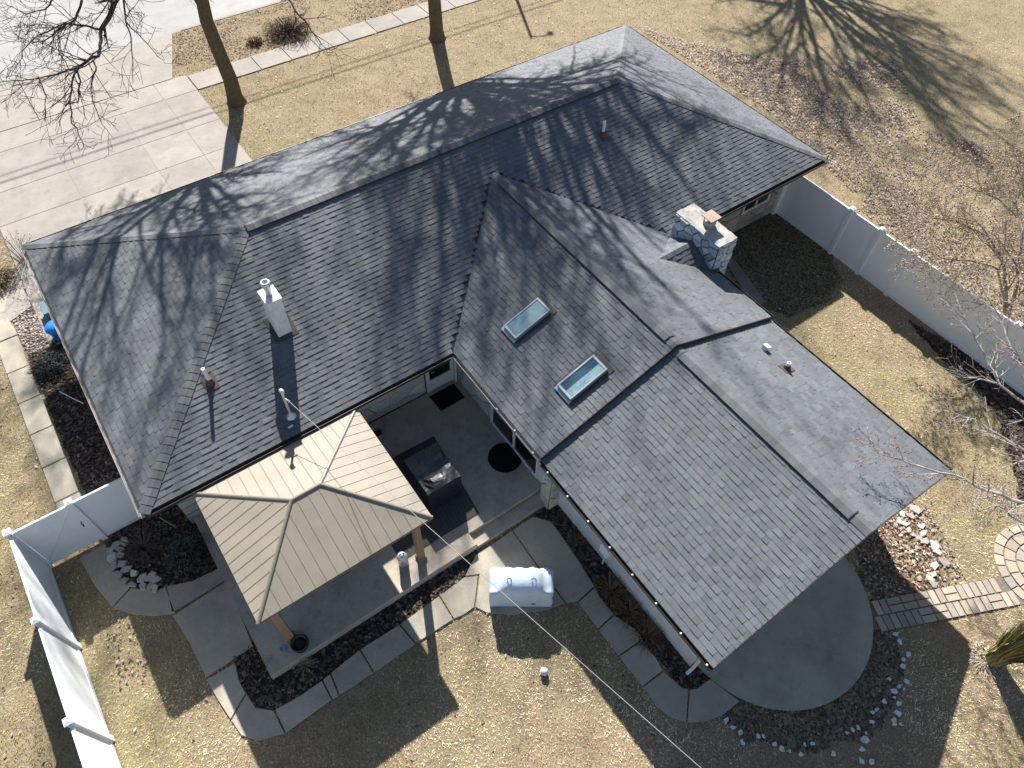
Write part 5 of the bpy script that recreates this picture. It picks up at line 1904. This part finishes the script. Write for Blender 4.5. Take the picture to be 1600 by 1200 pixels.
guided.append(([(8.62, 18.0, 6.8), (7.2, 17.95, 5.9)] + G([(180, 2, 5.1), (170, 28, 5.0), (158, 46, 4.9)]), 0.12, 0.07, 1, 3))
guided.append((G([(158, 46, 4.9), (156, 70, 4.8), (154, 88, 4.75), (140, 92, 4.7), (124, 104, 4.6), (114, 122, 4.45), (110, 150, 4.3), (111, 185, 4.15), (122, 208, 4.05), (131, 230, 3.95)]), 0.055, 0.010, 2, 24))
guided.append((G([(122, 106, 4.6), (100, 112, 4.5), (62, 122, 4.4), (20, 126, 4.3), (-30, 132, 4.2)]), 0.03, 0.008, 2, 18))
guided.append((G([(157, 46, 4.9), (128, 40, 4.8), (100, 37, 4.8), (60, 55, 4.7), (35, 80, 4.6), (40, 110, 4.5)]), 0.04, 0.008, 2, 24))
guided.append((G([(121, 110, 4.6), (124, 135, 4.4), (122, 160, 4.2), (104, 162, 4.2), (90, 160, 4.1)]), 0.03, 0.008, 2, 8))
guided.append((G([(146, 95, 4.7), (150, 110, 4.6), (143, 130, 4.4), (145, 160, 4.2), (160, 195, 4.0), (178, 217, 3.9)]), 0.03, 0.006, 2, 9))
guided.append((G([(128, 0, 6.0), (118, 30, 5.6), (95, 45, 5.4), (75, 60, 5.2), (50, 68, 5.0), (25, 55, 5.0)]), 0.04, 0.008, 2, 18))
guided.append((G([(195, -10, 5.2), (196, 30, 5.0), (205, 60, 4.9), (207, 90, 4.7), (208, 130, 4.5)]), 0.035, 0.007, 2, 8))
guided.append((G([(198, 35, 5.0), (222, 60, 4.8), (242, 82, 4.7), (258, 100, 4.5)]), 0.022, 0.006, 2, 6))
guided.append((G([(90, -5, 5.8), (70, 15, 5.4), (40, 22, 5.2), (10, 8, 5.0)]), 0.03, 0.008, 2, 16))
guided.append((G([(60, 120, 4.5), (72, 150, 4.3), (70, 190, 4.1), (70, 170, 4.1)]), 0.02, 0.006, 2, 6))
shade_tree("bare tree with dark curved trunk standing beside the driveway", T1, [(8.87, 18.07, 0), (8.9, 18.07, 1.0), (8.80, 18.1, 2.2), (8.72, 18.1, 3.4), (8.80, 18.02, 4.4), (8.7, 18.0, 6.2), (8.6, 17.95, 9.1)], 0.30, lim, 101, SHADE, 'bark', guided, 'balls')
# tree on the front lawn
T2 = (18.45, 17.88, 0)
lim = limbset((18.4, 17.85, 9.4), 16, 8.2, 0.22, (10, 64), rt, 0.5) + limbset((18.42, 17.87, 8.6), 4, 7.0, 0.19, (52, 72), rt, 3.2)
guided = [([(18.4, 17.9, 8.6), (16.5, 18.2, 8.2)] + G([(440, -20, 5.5), (462, 18, 5.2), (482, 40, 5.0), (498, 62, 4.8), (512, 78, 4.7)]), 0.06, 0.008, 2, 14)]
shade_tree("bare tree with straight trunk on the front lawn behind the house", T2, [(18.45, 17.88, 0), (18.43, 17.9, 2), (18.46, 17.86, 4.5), (18.42, 17.88, 7), (18.4, 17.85, 9.6)], 0.30, lim, 202, SHADE, 'bark', guided, 'balls')
# tree beyond the top edge that throws the big shadow on the right lawn
T3 = (39.9, 18.7, 0)
lim = limbset((39.9, 18.7, 5.4), 14, 8.4, 0.16, (10, 52), rt, 0.2)
shade_tree("large bare tree beyond the right lawn casting a spreading shadow", T3, [(39.9, 18.7, 0), (39.92, 18.7, 2), (39.88, 18.7, 4), (39.9, 18.7, 5.7)], 0.33, lim, 303, dict(SHADE, kids=(8, 7, 5, 4), ang=((18, 40), (22, 50), (25, 60), (30, 70))), 'bark')

YARD = dict(max=3, seg=(0.5, 0.3, 0.2, 0.15), wob=(0.12, 0.16, 0.2, 0.2), up=(0.02, 0.03, 0.03, 0.02), sides=(6, 4, 3, 3), rmin=0.004,
            kids=(12, 10, 6), t0=(0.2, 0.15, 0.15), ang=((28, 58), (28, 60), (30, 60)), len=(0.55, 0.5, 0.5), rad=(0.6, 0.6, 0.7), leaf=3, leafp=0.75)
TA = (22.70, -7.95, 0)
lim = limbset((22.85, -7.9, 1.7), 4, 2.6, 0.07, (12, 40), rt, 1.0)
guided = [
    (G([(1562, 545, 0.9), (1573, 500, 1.5), (1572, 450, 2.0), (1567, 410, 2.4), (1548, 375, 2.7), (1525, 345, 3.0), (1500, 325, 3.2)]), 0.075, 0.012, 0, 9),
    (G([(1573, 500, 1.5), (1590, 440, 2.3), (1596, 380, 2.8), (1590, 330, 3.1), (1575, 290, 3.4)]), 0.06, 0.012, 0, 9),
    (G([(1571, 470, 1.9), (1558, 420, 2.3), (1520, 408, 2.6), (1480, 405, 2.8), (1450, 392, 3.0)]), 0.04, 0.008, 0, 9),
    (G([(1567, 410, 2.4), (1530, 362, 2.8), (1490, 345, 3.1), (1445, 340, 3.4), (1400, 352, 3.6)]), 0.035, 0.006, 0, 10),
    (G([(1590, 340, 3.1), (1565, 315, 3.3), (1535, 300, 3.5), (1505, 290, 3.8), (1470, 295, 4.0)]), 0.035, 0.006, 0, 9),
    (G([(1560, 510, 1.2), (1540, 480, 1.7), (1510, 470, 2.0), (1480, 478, 2.2)]), 0.025, 0.006, 1, 8),
    (G([(1596, 380, 2.8), (1605, 330, 3.3), (1598, 280, 3.8), (1580, 230, 4.2)]), 0.04, 0.008, 0, 8)]
shade_tree("small bare tree with lichen on its trunk growing against the right fence", TA, [(22.70, -7.95, 0), (22.72, -7.93, 0.4), (22.76, -7.9, 0.9), (22.85, -7.9, 1.7)], 0.13, lim, 404, YARD, 'lichen', guided, 'tan')
TC = (20.6, -12.8, 0)
lim = limbset((20.6, -12.8, 2.4), 5, 3.0, 0.07, (20, 50), rt, 0.3)
guided = [
    ([(20.6, -12.8, 2.4), (18.0, -11.6, 3.4)] + G([(1640, 800, 4.0), (1600, 786, 4.0), (1545, 768, 4.0), (1490, 742, 4.1), (1440, 730, 4.1), (1395, 715, 4.2), (1366, 704, 4.3)]), 0.055, 0.006, 0, 15),
    ([(20.6, -12.8, 2.3), (19.0, -11.5, 3.2)] + G([(1640, 722, 4.0), (1590, 697, 4.0), (1540, 668, 4.0), (1490, 645, 4.1), (1470, 636, 4.2)]), 0.05, 0.006, 0, 15),
    ([(20.6, -12.8, 2.4), (19.6, -11.4, 3.4)] + G([(1640, 660, 4.0), (1600, 630, 4.1), (1563, 602, 4.2), (1545, 570, 4.3), (1524, 530, 4.5), (1510, 500, 4.7), (1480, 470, 4.9), (1445, 425, 5.1)]), 0.05, 0.007, 0, 15),
    (G([(1563, 602, 4.2), (1535, 593, 4.2), (1500, 590, 4.2), (1440, 572, 4.3)]), 0.022, 0.005, 1, 12),
    ([(20.6, -12.8, 2.3), (19.0, -12.2, 3.0)] + G([(1640, 830, 3.6), (1595, 815, 3.6), (1560, 790, 3.7), (1530, 800, 3.7), (1500, 760, 3.8)]), 0.04, 0.006, 0, 14),
    ([(20.6, -12.8, 2.4), (19.8, -11.6, 3.6)] + G([(1640, 620, 4.2), (1605, 575, 4.4), (1580, 545, 4.6), (1566, 500, 4.8), (1530, 440, 5.2)]), 0.05, 0.01, 0, 14)]
shade_tree("pale barked young maple with red buds reaching in over the gable end", TC, [(20.6, -12.8, 0), (20.62, -12.8, 1.0), (20.6, -12.8, 2.5)], 0.12, lim, 505, dict(YARD, kids=(8, 6, 3), leaf=2, leafp=0.32, gcap=1.9), 'pale_bark', guided, 'red')

# ------------------------------------------------------------------ CABLES AND LAMP POST
mz1 = roof_z(3.75, 0.43, 0) + 0.70
c0 = np.array((3.82, 0.33, mz1 - 0.03))
c1 = gp(1100, 1200, 4.9) + (gp(1100, 1200, 4.9) - c0) * 0.35
pts = []
for k in range(25):
    t = k / 24
    p = c0 * (1 - t) + c1 * t
    p[2] -= 0.25 * 4 * t * (1 - t) * 0.6
    pts.append(p)
cbl = MB().tube(pts, 0.0065, 6).build("service_cable", M['cable'], None, True)
tag(cbl, "pale overhead service cable from the roof mast across the gazebo and lawn", "cable")
for dy, nm in ((0.0, "upper overhead street cable above the kerb"), (0.42, "lower overhead street cable above the kerb")):
    pts = [np.array((x, KERB_Y + 0.05 + dy, 6.05 - 0.25 * math.sin((x + 30) / 70 * math.pi))) for x in np.linspace(-30, 40, 21)]
    tag(MB().tube(pts, 0.027 if dy == 0 else 0.018, 6).build("street_cable", M['gutter']), nm + (" thicker than the other" if dy == 0 else " thinner than the other"), "cable")
lp = thing("street_lamp", "slim street lamp post beyond the top edge of the front lawn", "street lamp", (25.5, 22.9, 0))
MB().tube([(25.5, 22.9, -0.02), (25.5, 22.9, 6.1)], [0.10, 0.07], 10).build("pole", M['gutter'], lp, True)
MB().tube([(25.5, 22.9, 6.0), (26.1, 22.75, 6.12), (26.35, 22.7, 6.08)], 0.04, 8).build("arm", M['gutter'], lp, True)
MB().lathe([(0.03, 0.14), (0.12, 0.10), (0.16, 0.0), (0.03, -0.02)], (26.45, 22.68, 6.0), 14).build("lamp_shade", M['gutter'], lp, True)
